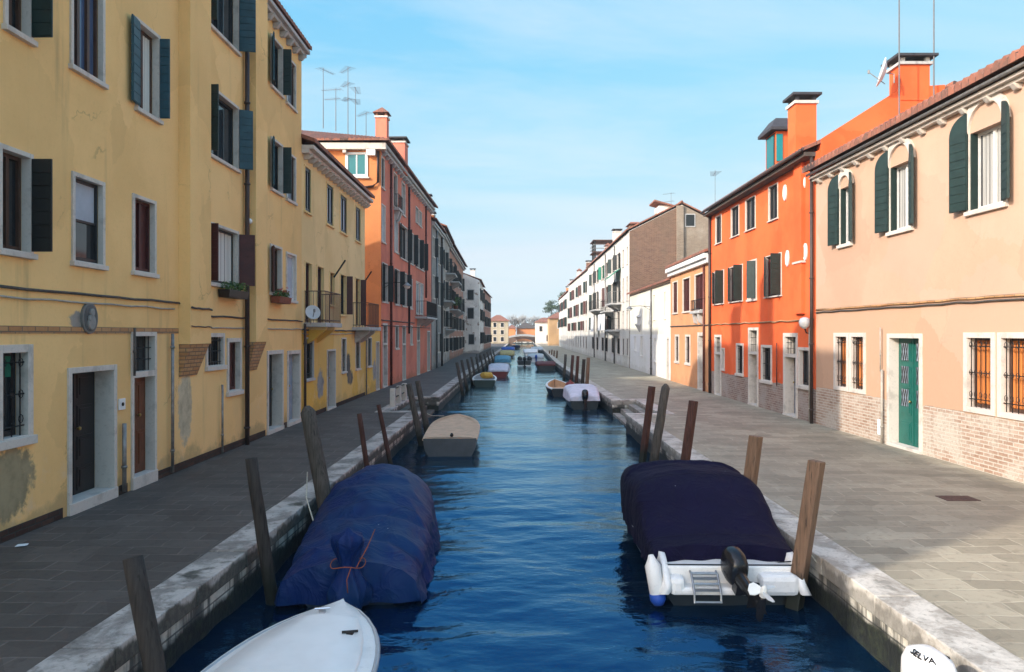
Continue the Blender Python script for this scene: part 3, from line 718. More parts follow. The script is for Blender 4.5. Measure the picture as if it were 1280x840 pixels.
M['white'] = plaster('white_render', (0.70, 0.665, 0.59), (0.60, 0.565, 0.50), stain=(0.36, 0.32, 0.26), stain_amt=0.45)
M['cream'] = plaster('cream_render', (0.80, 0.755, 0.63), (0.73, 0.685, 0.57), stain=(0.4, 0.36, 0.28), stain_amt=0.25, base_col=(0.80, 0.775, 0.74), base_z=2.55)
M['peach'] = plaster('peach_render', (0.54, 0.352, 0.243), (0.51, 0.32, 0.218), stain=(0.46, 0.30, 0.20), stain_amt=0.25, crack=0.12, base_col=(0.54, 0.33, 0.215), base_z=3.2,
    wainscot=(1.06, (0.32, 0.20, 0.14), (0.46, 0.34, 0.265), (0.53, 0.47, 0.395)))
M['orange'] = plaster('orange_render', (0.80, 0.148, 0.045), (0.72, 0.112, 0.033), stain=(0.50, 0.15, 0.07), stain_amt=0.35, crack=0.15,
    wainscot=(0.98, (0.22, 0.13, 0.10), (0.32, 0.22, 0.18), (0.36, 0.31, 0.27)))
M['apricot'] = plaster('apricot_render', (0.64, 0.31, 0.15), (0.57, 0.27, 0.13), stain=(0.40, 0.2, 0.11), stain_amt=0.3)
M['tan'] = plaster('tan_render', (0.46, 0.29, 0.15), (0.40, 0.25, 0.13), stain_amt=0.4)
M['stone_house'] = plaster('buff_render', (0.42, 0.36, 0.26), (0.36, 0.31, 0.22), stain_amt=0.4)
M['orange_far'] = plaster('far_orange_render', (0.62, 0.24, 0.09), (0.54, 0.20, 0.08), stain_amt=0.3)

M['plinth'] = brick_wall('damp_plinth', (0.055, 0.03, 0.024), (0.10, 0.055, 0.04), (0.05, 0.045, 0.04), fade=(0.03, 0.028, 0.026))
def thing_on(b, name, label, cat, u, w, z, group=None):
    return empty(name, b.P0 + b.p(u, w, z), label, cat, group)

def leaf_cloud(m, c, r, n, size, rg):
    for _ in range(n):
        d = Vector((rg.gauss(0, 1), rg.gauss(0, 1), rg.gauss(0, 1))); d.normalize(); d *= rg.random()**0.4
        p = Vector(c) + Vector((d.x*r[0], d.y*r[1], d.z*r[2]))
        a = Vector((rg.gauss(0, 1), rg.gauss(0, 1), rg.gauss(0, 1))).normalized(); b = a.cross(Vector((rg.gauss(0, 1), rg.gauss(0, 1), rg.gauss(0, 1)))).normalized()
        sz = size*rg.uniform(0.6, 1.3)
        m.add([p-a*sz, p+b*sz*0.45, p+a*sz, p-b*sz*0.45], [(0, 1, 2, 3)])

def leaf_mat(name, c1, c2):
    t = NT(name); n = t.noise(2.2, 3, 0.6); t.color(t.mix(t.ramp(n, 0.35, 0.65), c1, c2)); t.set("Roughness", 0.6); return t.m
M['leaf'] = leaf_mat('geranium_leaves', (0.04, 0.10, 0.02), (0.09, 0.15, 0.03))
M['leaf_dark'] = leaf_mat('pine_needles', (0.018, 0.045, 0.018), (0.045, 0.075, 0.03))
M['twig'] = leaf_mat('bare_twigs', (0.30, 0.29, 0.285), (0.42, 0.41, 0.40))
M['petal'] = simple('red_petals', (0.55, 0.02, 0.03), 0.6, 0.2, 10, bump=0)
M['bark'] = simple('bark', (0.09, 0.07, 0.055), 0.9, 0.4, 10)

def flower_box(b, u0, u1, z, label, red=False, trough='terracotta_pot'):
    e = thing_on(b, 'flower_box', label, 'flower box', (u0+u1)/2, 0.16, z, 'flower boxes under the yellow windows')
    L = (u1-u0)/2; o = -Vector(e.location) + b.P0
    m = MB(); uc = (u0+u1)/2
    m.hexa([o+b.p(u0+0.03, 0.03, z), o+b.p(u1-0.03, 0.03, z), o+b.p(u1-0.03, 0.25, z), o+b.p(u0+0.03, 0.25, z), o+b.p(u0, 0.02, z+0.17), o+b.p(u1, 0.02, z+0.17), o+b.p(u1, 0.28, z+0.17), o+b.p(u0, 0.28, z+0.17)])
    m.build('trough', trough, e, bevel=0.01)
    rg = random.Random(int(u0*100)); f = MB()
    for k in range(7): leaf_cloud(f, o+b.p(u0+(u1-u0)*(k+0.5)/7, 0.16, z+0.22+0.05*rg.random()), (0.13, 0.10, 0.12), 60, 0.035, rg)
    f.build('foliage', 'leaf', e)
    if red:
        f = MB()
        for k in range(14): leaf_cloud(f, o+b.p(rg.uniform(u0, u1), 0.18, z+rg.uniform(0.22, 0.5)), (0.04, 0.04, 0.04), 10, 0.02, rg)
        f.build('blossom', 'petal', e)
    return e

def satellite_dish(b, u, w, z, r, face, label, mat='dish'):
    e = thing_on(b, 'satellite_dish', label, 'satellite dish', u, w, z)
    f = Vector(face).normalized()
    MB().lathe([(0.0001, 0.0), (r*0.5, 0.03*r/0.4), (r*0.85, 0.085*r/0.4), (r, 0.12*r/0.4), (r, 0.14*r/0.4), (r*0.85, 0.1*r/0.4), (r*0.5, 0.05*r/0.4), (0.0001, 0.02)], (0, 0, 0), 24, tuple(f)).build('reflector', mat, e, smooth=True)
    m = MB(); m.tube([f*0.02-Vector((0, 0, r*0.8)), f*r*1.15-Vector((0, 0, r*0.15))], 0.012, 6); m.lathe([(0.03, -0.04), (0.035, 0.04), (0.02, 0.06)], f*r*1.15-Vector((0, 0, r*0.15)), 8)
    m.build('feed_arm', 'zinc', e)
    bk = MB(); bk.tube([-f*0.02, -f*0.22, -f*0.22-Vector((0, 0, 0.25))], 0.02, 6); bk.build('bracket', 'zinc', e)
    return e

M['aerial_grey'] = simple('dull_aerial_metal', (0.14, 0.14, 0.145), 0.6, 0.2, 8)
def antenna(loc, h, label, style=0, group=None, r=0.017):
    e = empty('antenna', loc, label, 'antenna', group)
    MB().tube([(0, 0, 0), (0, 0, h)], [r*1.3, r*0.8], 6).build('mast', 'aerial_grey', e)
    rg = random.Random(int(h*977+style))
    a = rg.uniform(0, 3.1); d = Vector((math.cos(a), math.sin(a), 0)); q = Vector((-d.y, d.x, 0))
    for lv in range(1 + style):
        m = MB()
        z = h*(0.97-0.22*lv); ln = 0.75-0.15*lv
        m.tube([Vector((0, 0, z))-d*ln*0.4, Vector((0, 0, z))+d*ln], 0.010, 5)
        for k in range(8): 
            c = Vector((0, 0, z))+d*(ln*(-0.36+k*0.19)); m.tube([c-q*(0.28-0.02*k), c+q*(0.28-0.02*k)], 0.006, 4)
        m.build('aerial', 'aerial_grey', e)
    return e

def balcony(b, u0, u1, z, proj, label=None, h=0.95, bar=0.12, slab='stone_grey', rail='iron_rust', nbr=2, brmat=None, slabh=0.13):
    s_ = b.box('balcony', slab, u0, u1, -0.02, proj, z-slabh, z, bevel=0.015, label=label)
    m = MB()
    for zz in (z+0.08, z+h): 
        m.tube([b.p(u0+0.04, 0.02, zz), b.p(u0+0.04, proj-0.05, zz), b.p(u1-0.04, proj-0.05, zz), b.p(u1-0.04, 0.02, zz)], 0.016, 6)
    n = max(3, int((u1-u0)/bar))
    for i in range(n+1):
        u = u0+0.04+(u1-u0-0.08)*i/n; m.tube([b.p(u, proj-0.05, z), b.p(u, proj-0.05, z+h)], 0.009, 5)
    n = max(2, int(proj/bar))
    for uu in (u0+0.04, u1-0.04):
        for i in range(n): m.tube([b.p(uu, 0.04+(proj-0.09)*i/n, z), b.p(uu, 0.04+(proj-0.09)*i/n, z+h)], 0.009, 5)
    m.build('railing', rail, s_)
    for k in range(nbr):
        u = u0+(u1-u0)*(k+0.5)/nbr - 0.09; q = MB()
        vs = []
        for uu in (u, u+0.18): vs += [b.p(uu, -0.01, z-slabh-0.5), b.p(uu, 0.14, z-slabh-0.42), b.p(uu, proj*0.8, z-slabh-0.10), b.p(uu, proj*0.85, z-slabh-0.001), b.p(uu, -0.01, z-slabh-0.001)]
        q.add(vs, [(0, 1, 2, 3, 4), (5, 6, 7, 8, 9)]+[(i, (i+1) % 5, 5+(i+1) % 5, 5+i) for i in range(5)]); q.build('bracket', brmat or slab, s_)
    return s_

def wall_lamp(b, u, z, arm, label, drop=0.1):
    e = thing_on(b, 'street_lamp', label, 'street lamp', u, 0.0, z); o = b.P0 - Vector(e.location)
    m = MB(); m.tube([o+b.p(u, 0.0, z), o+b.p(u, arm*0.5, z+0.06), o+b.p(u, arm, z+0.02)], 0.018, 6); m.tube([o+b.p(u, 0.0, z-0.25), o+b.p(u, arm*0.35, z+0.03)], 0.012, 6)
    m.build('arm', 'iron', e)
    c = o+b.p(u, arm, z)
    MB().lathe([(0.02, 0.04), (0.05, 0.02), (0.20, -drop), (0.22, -drop-0.03), (0.17, -drop-0.04)], c, 16).build('lamp_shade', 'zinc', e, smooth=True)
    MB().lathe([(0.15, -drop-0.03), (0.13, -drop-0.12), (0.05, -drop-0.16), (0.001, -drop-0.165)], c, 14).build('globe', 'lamp_glass', e, smooth=True)
    return e

# ============================================================ LEFT BANK
XL = -6.4
# near wing, mostly behind the picture's edge: it shades the right bank
N0 = Building('yellow_house', 'plain yellow house wing nearest the left edge, joined to the tall yellow house', 'house', (XL, 0.75), (XL, 8.995), 1, 8.75, 9.0, M['yellow'])
for u in (1.2, 3.4, 5.6):
    N0.win(u, u+0.9, 3.64, 4.9, U=True, sh=(('N', 168, 0.42), ('F', 168, 0.42)), shmat='sh_green'); N0.win(u, u+0.9, 6.45, 7.8, U=True, sh=(('N', 168, 0.42), ('F', 168, 0.42)), shmat='sh_green')
N0.door(2.0, 3.1, 0.12, 2.2, U=True); N0.win(5.0, 6.0, 1.2, 2.3, U=True, grille=True)
N0.wall(gable=1.6); N0.roof(slope=0.355, hip0=False); N0.cornice(8.45, 8.72, 0.3)

A = Building('yellow_house', 'tall yellow house with dark green shutters and two outside chimney breasts on brick brackets', 'house', (XL, 9.0), (XL, 21.88), 1, 11.0, 9.0, M['yellow'])
def au(px): return A.u(px)
# second floor
A.win(8, 36, 6.47, 7.9, sh=(('F', 88, 0.27),), shmat='sh_green', fmat='fr_brown', curtain=None)
A.win(90, 127, 6.47, 7.95, pane='glass_blue', bars=(2, 0), fmat='fr_brown', depth=0.12)
A.win(171, 197, 6.42, 7.86, sh=(('N', 172, 0.32, 'sh_teal'), ('F', 93, 0.17, 'sh_teal')), curtain='curtain_white', fmat='fr_brown')
# first floor
A.win(0.5, 36, 3.66, 4.9, sh=(('F', 90, 0.26),), shmat='sh_black', fmat='fr_brown')
A.win(92, 127, 3.66, 4.88, fmat='fr_dark', bars=(0, 1), blind=('blind', 0.45), depth=0.12)
A.win(167, 192, 3.66, 4.88, fmat='sh_red', pane='sh_red', bars=(1, 0), depth=0.13)
# ground floor
A.win(1, 33, 1.28, 2.36, grille='scroll', depth=0.2, blind=('awning_green', 0.25), sw=0.10)
A.door(88, 141, 0.16, 2.03, leaf='door_dark', depth=0.30, panels=(2, 4), sw=0.08, label='black panelled door in a deep stone surround')
A.door(166, 192, 0.20, 1.86, leaf='door_brown', fan=2.56, depth=0.16, panels=(2, 2), sw=0.07, label='brown wooden door under a barred fanlight')
# between the chimney breasts
A.win(15.15-9, 16.85-9, 9.05, 10.35, U=True, sh=(('N', 95, 0.2), ('F', 100, 0.36, 'sh_teal')), shmat='sh_green')
A.win(15.15-9, 16.85-9, 6.36, 7.74, U=True, sh=(('N', 92, 0.22), ('F', 118, 0.30, 'sh_teal')), shmat='sh_green')
A.win(15.15-9, 16.85-9, 3.68, 4.88, U=True, sh=(('N', 95, 0.22), ('F', 110, 0.34)), shmat='sh_red', curtain='curtain_white')
A.win(15.2-9, 16.0-9, 1.93, 2.53, U=True, grille=True, sill=True, sw=0.08)
A.win(16.32-9, 16.98-9, 1.32, 2.41, U=True, grille=False, pane='sh_brown', fmat='sh_brown', sw=0.09)
# past the second breast
for (za, zb, mm) in ((9.08, 10.35, 'sh_green'), (6.4, 7.68, 'sh_green')):
    A.win(339, 352, za, zb, sh=(('N', 158, 0.36, 'sh_teal'), ('F', 95, 0.22)), shmat=mm)
    A.win(358, 368.5, za-0.03, zb-0.05, fmat='fr_brown', pane='glass_sky', depth=0.1, bars=(0, 0))
A.win(338, 351, 3.68, 4.88, sh=(('N', 150, 0.22),), shmat='sh_brown', fmat='fr_brown')
A.win(358, 369, 3.55, 4.82, pane='blind', fmat='fr_white', depth=0.10, bars=(0, 0))
A.door(335, 352, 0.10, 2.06, leaf='door_dark', depth=0.28, panels=(1, 3), sw=0.10)
A.door(360, 373.5, 0.10, 2.02, leaf='door_blue', depth=0.2, panels=(2, 3), sw=0.10)
A.wall(gable=1.7); A.roof(slope=0.355, ov=0.3)
A.cornice(10.78, 10.99, 0.26, 'stone_grey', consoles=0.55, cw=0.13, chh=0.16)
for (ua, ub) in ((0.0, 1.36), (2.83, 3.08), (4.1, 9.7), (11.1, 11.45)): A.box('plinth', 'plinth', ua, ub, -0.02, 0.012, -0.02, 0.15)
for (ua, ub, br_z) in ((13.93-9, 14.88-9, 1.78), (17.44-9, 18.25-9, 1.72)):
    bm_ = A.box('chimney_breast', 'yellow', ua, ub, -0.05, 0.22, 2.40, 11.02, label='outside chimney breast on a tapering brick bracket')
    q = MB(); q.hexa([A.p(ua+0.01, -0.02, br_z), A.p(ub-0.22, -0.02, br_z), A.p(ub-0.22, 0.03, br_z), A.p(ua+0.01, 0.03, br_z), A.p(ua+0.01, -0.02, 2.397), A.p(ub-0.03, -0.02, 2.397), A.p(ub-0.03, 0.205, 2.397), A.p(ua+0.01, 0.205, 2.397)])
    q.build('bracket', 'brick_pale', bm_)
    A.chimney((ua+ub)/2, -0.35, 10.9, 13.5 if ua < 6 else 12.5, su=ub-ua, sw_=0.6)
A.chimney(1.6, -1.2, 11.2, 12.4, su=1.0, sw_=0.7)
A.pipe(17.23-9, 0.0, 11.0, 'pipe_brown', r=0.055, U=True, w=0.09)
A.pipe(211, 0.05, 2.6, 'zinc', r=0.03, name='conduit'); A.pipe(150, 0.05, 1.15, 'zinc', r=0.035, name='conduit'); A.pipe(274, 0.02, 1.5, 'zinc', r=0.025, name='conduit'); A.pipe(163, 1.9, 2.7, 'cable', r=0.02, name='conduit')
A.cable(0.02, 13.9-9, 3.19, r=0.02, U=True); A.cable(0.02, 13.7-9, 3.07, 'pipe_pale', r=0.014, U=True)
A.cable(13.95-9, 14.86-9, 3.10, r=0.02, U=True, w=0.245); A.cable(13.95-9, 14.86-9, 2.75, r=0.012, U=True, w=0.24)
A.cable(14.9-9, 12.86, 2.98, r=0.02, U=True); A.cable(14.9-9, 12.86, 2.74, 'pipe_pale', r=0.016, U=True)
A.box('brick_course', 'brick_pale', 0.01, 13.9-9, -0.02, 0.012, 2.60, 2.70)
# carved oval relief of a figure over the black door
u = au(110)
e = thing_on(A, 'wall_plaque', 'small grey oval stone relief of a veiled figure above the black door', 'plaque', u, 0.0, 2.83)
o_ = A.P0 - Vector(e.location)
def oval(m, ru, rz, w0, w1, zc=0.0, uc=0.0, n=24):
    a = [o_+A.p(u+uc+ru*math.cos(2*math.pi*k/n), w0, 2.83+zc+rz*math.sin(2*math.pi*k/n)) for k in range(n)]; b = [o_+A.p(u+uc+ru*math.cos(2*math.pi*k/n), w1, 2.83+zc+rz*math.sin(2*math.pi*k/n)) for k in range(n)]
    m.loft([a, b], closed=True, caps=True)
m = MB(); oval(m, 0.20, 0.235, -0.01, 0.04); m.build('frame', simple('plaque_frame', (0.20, 0.19, 0.175), 0.9), e, bevel=0.008)
m = MB(); oval(m, 0.165, 0.20, 0.03, 0.046); m.build('ground', simple('plaque_ground', (0.13, 0.125, 0.12), 0.9), e)
m = MB(); oval(m, 0.095, 0.115, 0.04, 0.075, -0.06); oval(m, 0.05, 0.062, 0.04, 0.085, 0.085); oval(m, 0.035, 0.045, 0.05, 0.09, 0.0, -0.07); m.build('figure', simple('plaque_figure', (0.30, 0.29, 0.27), 0.9), e, bevel=0.015)
e = thing_on(A, 'doorbell_panel', 'small white doorbell panel between the black and brown doors', 'doorbell', au(151), 0.0, 1.45); o_ = A.P0-Vector(e.location)
uu = au(151); A.fb(MB(), 0, 1, 0, 1, 0, 1)
m = MB(); m.hexa([o_+q for q in (A.p(uu-0.09, 0, 1.37), A.p(uu+0.09, 0, 1.37), A.p(uu+0.09, 0.03, 1.37), A.p(uu-0.09, 0.03, 1.37), A.p(uu-0.09, 0, 1.55), A.p(uu+0.09, 0, 1.55), A.p(uu+0.09, 0.03, 1.55), A.p(uu-0.09, 0.03, 1.55))]); m.build('plate', 'white_plastic', e, bevel=0.005)
MB().lathe([(0.03, 0), (0.03, 0.012), (0.001, 0.014)], o_+A.p(uu, 0.03, 1.46), 12, (1, 0, 0)).build('button', 'iron', e)
flower_box(A, 15.7-9, 16.85-9, 3.38, 'trough of trailing green plants under the red shuttered window', trough='wood_dark')
flower_box(A, 19.05-9, 20.05-9, 3.40, 'terracotta trough of red geraniums under a dark window of the yellow house', red=True)
e = thing_on(A, 'security_lamp', 'small round white lamp on the second chimney breast of the yellow house', 'lamp', 17.44-9, 0.1, 5.25)
MB().lathe([(0.03, 0), (0.05, 0.03), (0.07, 0.10), (0.05, 0.15), (0.001, 0.165)], (0, 0, 0), 12, (0, -1, 0)).build('globe', 'lamp_glass', e, smooth=True)

B = Building('yellow_house', 'lower yellow house with two iron balconies and an ochre ground floor', 'house', (XL, 21.885), (XL, 31.0), 1, 8.25, 9.0, M['yellow_b'])
for (a, b) in ((380.5, 388), (408, 416), (425, 433), (444, 450)):
    B.win(a, b, 6.32, 7.66, fmat='fr_dark', pane='blind', bars=(1, 0), sw=0.05, smat='yellow_b', depth=0.07, fw=0.09)
for (a, b, zb, zt) in ((381, 389, 2.93, 4.76), (396, 404, 2.93, 4.76), (412, 417.5, 3.6, 4.7), (425, 432, 3.3, 4.75), (444, 449.5, 2.93, 4.8)):
    B.win(a, b, zb, zt, fmat='sh_brown' if a != 425 else 'fr_dark', pane='glass', bars=(1, 0), sw=0.05, smat='yellow_b', depth=0.14, sill=zb > 3, sh=(('F', 100, 0.22),) if a in (425, 444) else (), shmat='sh_brown')
B.win(382, 391, 1.22, 2.43, sw=0.06, pane='glass', fmat='fr_dark', grille=True, smat='stone_grey')
B.door(409, 418.5, 0.05, 2.0, leaf='door_grey', depth=0.22, sw=0.06, panels=(1, 3))
B.win(427, 432, 1.2, 2.4, sw=0.05, grille=True); B.win(444.5, 449.5, 1.2, 2.35, sw=0.05, grille=True)
for (ua, ub) in ((0.0, 2.8), (4.1, 9.1)): B.box('plinth', 'plinth', ua, ub, -0.02, 0.012, -0.02, 0.14)
B.wall(gable=1.7); B.roof(slope=0.36, ov=0.42)
B.cornice(7.98, 8.22, 0.36, 'stone', consoles=0.5, cw=0.12, chh=0.14)
balcony(B, 22.1-21.885, 24.1-21.885, 2.93, 0.68, nbr=2, brmat='yellow_b')
balcony(B, 28.6-21.885, 30.8-21.885, 2.85, 0.68, nbr=2, brmat='stone_grey')
B.cable(0.02, 9.1, 2.72, r=0.025, U=True); B.cable(0.02, 9.1, 2.60, 'pipe_pale', r=0.015, U=True)
B.pipe(378.5, 0.0, 2.9, 'pipe_brown', r=0.04); B.pipe(456, 0.0, 2.6, 'zinc', r=0.03)
for uu in (25.55-21.885, 30.15-21.885):   # awning poles folded up beside the balconies
    MB().tube([B.p(uu, 0.05, 4.55), B.p(uu, 0.45, 5.15)], 0.03, 6).build('awning_arm', 'iron', B.root)
satellite_dish(A, A.L-0.35, 0.42, 3.2, 0.22, (0.45, -0.8, 0.35), 'grey satellite dish at the near end of the first balcony of the yellow house')

AN = Building('annexe', 'narrow single storey yellow and brick annexe between yellow and pink houses', 'annexe', (XL, 31.005), (XL, 34.4), 1, 2.72, 5.0, M['yellow_b'])
AN.win(459.5, 464, 1.2, 2.4, sw=0.05, grille=True); AN.door(470, 473.5, 0.05, 2.2, leaf='door_brown', depth=0.3, sw=0.04, panels=(1, 2))
AN.wall(); AN.box('parapet', 'stone_grey', -0.0, AN.L, -0.3, 0.06, 2.72, 2.9, bevel=0.02)

C = Building('pink_house', 'tall pink house with an orange end wall, dark shutters and two chimneys', 'house', (XL, 34.6), (-6.1, 52.4), 1, 11.55, 11.0, M['pink'])
C.win(476.8, 480, 9.55, 10.95, sw=0.06, fmat='fr_dark', depth=0.1)
C.win(492, 496.3, 9.2, 10.9, sw=0.06, fmat='fr_dark'); C.win(502, 506, 9.2, 10.9, sw=0.07, fmat='fr_white')
C.win(519.5, 522.5, 9.5, 10.4, sw=0.06, fmat='fr_white', pane='glass_sky'); C.win(523.8, 526.8, 9.5, 10.4, sw=0.06, fmat='fr_white')
C.win(477, 481, 7.0, 8.7, sw=0.07, pane='glass_sky', fmat='fr_white', depth=0.08); C.win(493, 497, 6.9, 8.7, sw=0.08, pane='glass_sky', fmat='fr_white', depth=0.08)
for (a, b) in ((500, 508.5), (512, 516.5), (519.5, 524), (525, 529.5)):
    C.win(a, b, 6.75, 8.55, sw=0.06, sh=(('N', 165, 0.3), ('F', 100, 0.26)), shmat='sh_black')
for (a, b) in ((478, 484), (493.5, 499), (502.5, 508)):
    C.win(a, b, 4.15, 5.95, sw=0.06, sh=(('N', 165, 0.3), ('F', 98, 0.26)), shmat='sh_black')
for (a, b) in ((511.5, 515), (520, 523.7), (525, 528.7)):
    C.win(a, b, 3.85 if a > 512 else 4.1, 5.8, sw=0.06, pane='glass_sky', fmat='fr_white', depth=0.09)
C.door(478.7, 483.5, 0.05, 2.05, leaf='door_grey', fan=3.0, sw=0.1, depth=0.2, panels=(1, 3))
C.win(494.3, 497.6, 1.85, 2.95, sw=0.09, grille=True); C.door(503.2, 506.6, 0.05, 1.95, leaf='door_dark', fan=2.95, sw=0.1, panels=(1, 3))
C.win(513, 515, 2.0, 3.0, sw=0.09); C.door(521.3, 524.3, 0.05, 2.1, leaf='door_grey', fan=3.0, sw=0.1, panels=(1, 3)); C.door(534, 537, 0.05, 2.7, leaf='door_dark', sw=0.1, panels=(1, 3))
C.wall(); C.roof(slope=0.34, ov=0.45, hip0=True)
C.cornice(11.2, 11.5, 0.3, 'stone_grey', consoles=0.8, cw=0.16, chh=0.16)
# end wall: its own paint, cornice and white window
endw = MB().box(-0.02-10.9, 0.02, -0.03, -0.004, -0.05, 11.5).build('end_wall', 'pink_end', C.root)
MB().box(-11.0, 0.3, -0.32, -0.031, 11.2, 11.5).build('end_cornice', 'stone', C.root, bevel=0.01)
cc = None
for i in range(9):
    x = -0.5-1.15*i
    if cc is None: cc = MB().hexa([(-.08, -.28, 0), (.08, -.28, 0), (.08, -.02, 0), (-.08, -.02, 0), (-.08, -.28, .15), (.08, -.28, .15), (.08, -.02, .15), (-.08, -.02, .15)]).build('console', 'stone', C.root); o = cc
    else: o = cc.copy(); COL.objects.link(o); o.parent = C.root
    o.location = (x, -0.0, 11.045)
m = MB(); x0, x1, z0, z1 = -1.52, -0.72, 10.08, 11.0
for (a, b, c, d) in ((x0-0.13, x0, z0-0.13, z1+0.12), (x1, x1+0.13, z0-0.13, z1+0.12), (x0, x1, z1, z1+0.12), (x0, x1, z0-0.13, z0)): m.box(a, b, -0.075, -0.02, c, d)
ew = m.build('window', 'sh_white', C.root, bevel=0.008, label='white framed window in the orange end wall')
MB().box(x0-0.2, x1+0.2, -0.14, -0.02, z0-0.2, z0-0.135).build('sill', 'stone', ew); MB().box(x0, x1, -0.045, -0.02, z0, z1).build('pane', 'glass_teal', ew)
m = MB(); m.box((x0+x1)/2-0.03, (x0+x1)/2+0.03, -0.06, -0.046, z0, z1); m.build('casement', 'fr_white', ew)
MB().box(-0.62, -0.2, -0.30, -0.035, 10.92, 11.19).build('meter_box', 'white_plastic', C.root, bevel=0.01)
MB().tube([(-0.1, -0.12, 11.15), (-0.1, -0.12, 9.7), (-0.35, -0.12, 9.5), (-1.6, -0.12, 9.35)], 0.06, 8).build('drainpipe', 'pipe_brown', C.root, smooth=True)
C.chimney(1.6, -0.25, 11.4, 13.15, su=0.55, sw_=0.55, cap='hip'); C.chimney(5.6, -0.1, 11.3, 12.9, su=1.0, sw_=0.75, cap='flat')
C.pipe(487.5, 0.0, 11.3, 'copper', r=0.06); C.pipe(510.2, 2.6, 11.3, 'pipe_brown', r=0.06); C.pipe(531.5, 5.0, 11.3, 'copper', r=0.06)
balcony(C, C.u(519), C.u(533), 3.65, 0.75, rail='iron', nbr=3, slab='stone_grey')
balcony(C, C.u(492), C.u(497.5), 9.1, 0.3, rail='iron', nbr=2, slab='stone_grey', h=0.7)
C.cable(0.05, 10.0, 3.25, r=0.03, U=True); C.cable(0.05, 17.0, 3.0, r=0.025, U=True)
wall_lamp(C, 0.6, 5.0, 1.15, 'bracket street lamp on the corner of the pink house above the second balcony')
for i, (ax, ay, h, st) in enumerate(((-9.6, 36.5, 3.0, 0), (-8.9, 36.2, 2.1, 1), (-8.35, 36.4, 3.4, 2), (-8.15, 37.2, 2.7, 1), (-7.7, 37.6, 1.7, 0))):
    antenna((ax, ay, 11.7 + (XL+0.4-ax)*0.3), h, ['leftmost tall thin aerial on the roof of the pink house', 'short double aerial on the pink roof beside the tallest mast', 'tallest aerial with three crossbars on the roof of the pink house', 'leaning two tier aerial right of the tallest mast on the pink roof', 'lowest aerial at the right of the cluster on the pink roof'][i], st, 'aerials on the pink roof')

D = Building('grey_house', 'narrow soot grey house between the pink house and the balconied house', 'house', (-6.05, 52.45), (-6.05, 60.0), 1, 10.7, 9.0, M['grey_render'])
for (a, b, z0, z1) in ((541, 543, 8.2, 9.6), (547, 549.5, 8.0, 9.4), (541, 543.2, 5.2, 6.8), (547, 550, 4.8, 6.6), (546.5, 549, 1.2, 2.6)): D.win(a, b, z0, z1, sw=0.08, sh=(('F', 120, 0.26),), shmat='sh_black')
D.wall(gable=1.5); D.roof(res=2); D.pipe(545, 0, 10.6, 'zinc', r=0.07); D.pipe(551.5, 0, 10.6, 'pipe_brown', r=0.07); D.chimney(2.2, -0.6, 11, 12.6, su=0.5, sw_=0.5); D.cornice(10.3, 10.6, 0.25, 'stone_grey'); D.chimney(5.8, -0.8, 11, 11.9, su=0.9, sw_=0.6, mat='pink_end')
E = Building('balconied_house', 'pale grey house hung with balconies and plants beyond the grey house', 'house', (-6.2, 60.05), (-6.5, 71.0), 1, 11.3, 9.0, M['grey_pale'])
for (a, b) in ((554.5, 556.5), (559, 561.3)):
    for (z0, z1) in ((8.2, 9.8), (5.6, 7.2), (3.2, 4.6), (1.0, 2.2)): E.win(a, b, z0, z1, sw=0.08, sh=(('N', 168, 0.3), ('F', 125, 0.3)), shmat='sh_black')
E.wall(gable=1.5); E.roof(res=2, ov=0.5); E.cornice(10.9, 11.2, 0.3, 'stone_grey')
for (u0, u1, z) in ((2.0, 6.0, 5.4), (5.5, 9.6, 8.0), (5.0, 8.0, 3.0)):
    balcony(E, u0, u1, z, 0.85, rail='iron', bar=0.25, nbr=2)
G = Building('rusty_house', 'peeling rust brown house with a green planted balcony on the left bank', 'house', (-6.6, 71.05), (-7.0, 96.0), 1, 11.2, 9.0, M['rust_render'])
for (a, b) in ((564.5, 566), (568, 569.6), (572, 573.5), (576, 577.5)):
    for (z0, z1) in ((8.0, 9.6), (5.2, 7.0), (3.0, 4.4), (0.8, 2.2)): G.win(a, b, z0, z1, sw=0.1, sh=(('N', 168, 0.4), ('F', 130, 0.35)), shmat='sh_black')
G.wall(gable=1.5); G.roof(res=2, ov=0.6); G.cornice(10.8, 11.1, 0.4, 'stone_grey')
for (u0, u1, z) in ((1.0, 5.0, 5.0), (2.0, 7.0, 7.8), (9, 13, 5.0)): balcony(G, u0, u1, z, 0.9, rail='iron', bar=0.3, nbr=2)
E.chimney(2.5, -1.0, 11.3, 12.6, su=0.7, sw_=0.6, mat='pink_end'); E.chimney(8.0, -0.7, 11.3, 12.2, su=0.5, sw_=0.5, cap='hip'); G.chimney(4.0, -1.2, 11.2, 12.9, su=0.8, sw_=0.7, mat='brick'); G.chimney(15.0, -0.8, 11.2, 12.3, su=0.6, sw_=0.6, cap='hip')
e = thing_on(G, 'potted_plant', 'bushy green plant on a balcony of the peeling rust brown house', 'plant', 3.0, 0.5, 5.0); rg = random.Random(5); m = MB()
for k in range(8): leaf_cloud(m, (rg.uniform(-0.3, 0.3), rg.uniform(-1.4, 1.4), rg.uniform(0.5, 1.1)), (0.4, 0.4, 0.35), 60, 0.09, rg)
m.build('foliage', 'leaf', e); MB().lathe([(0.16, 0), (0.24, 0.4), (0.26, 0.42), (0.2, 0.42)], (0, 0, 0), 12).build('pot', 'terracotta_pot', e)
H = Building('white_house', 'weathered white house jutting out towards the canal with its end wall in view', 'house', (-5.0, 98.0), (-5.2, 115.0), 1, 9.7, 6.5, M['white_old'])
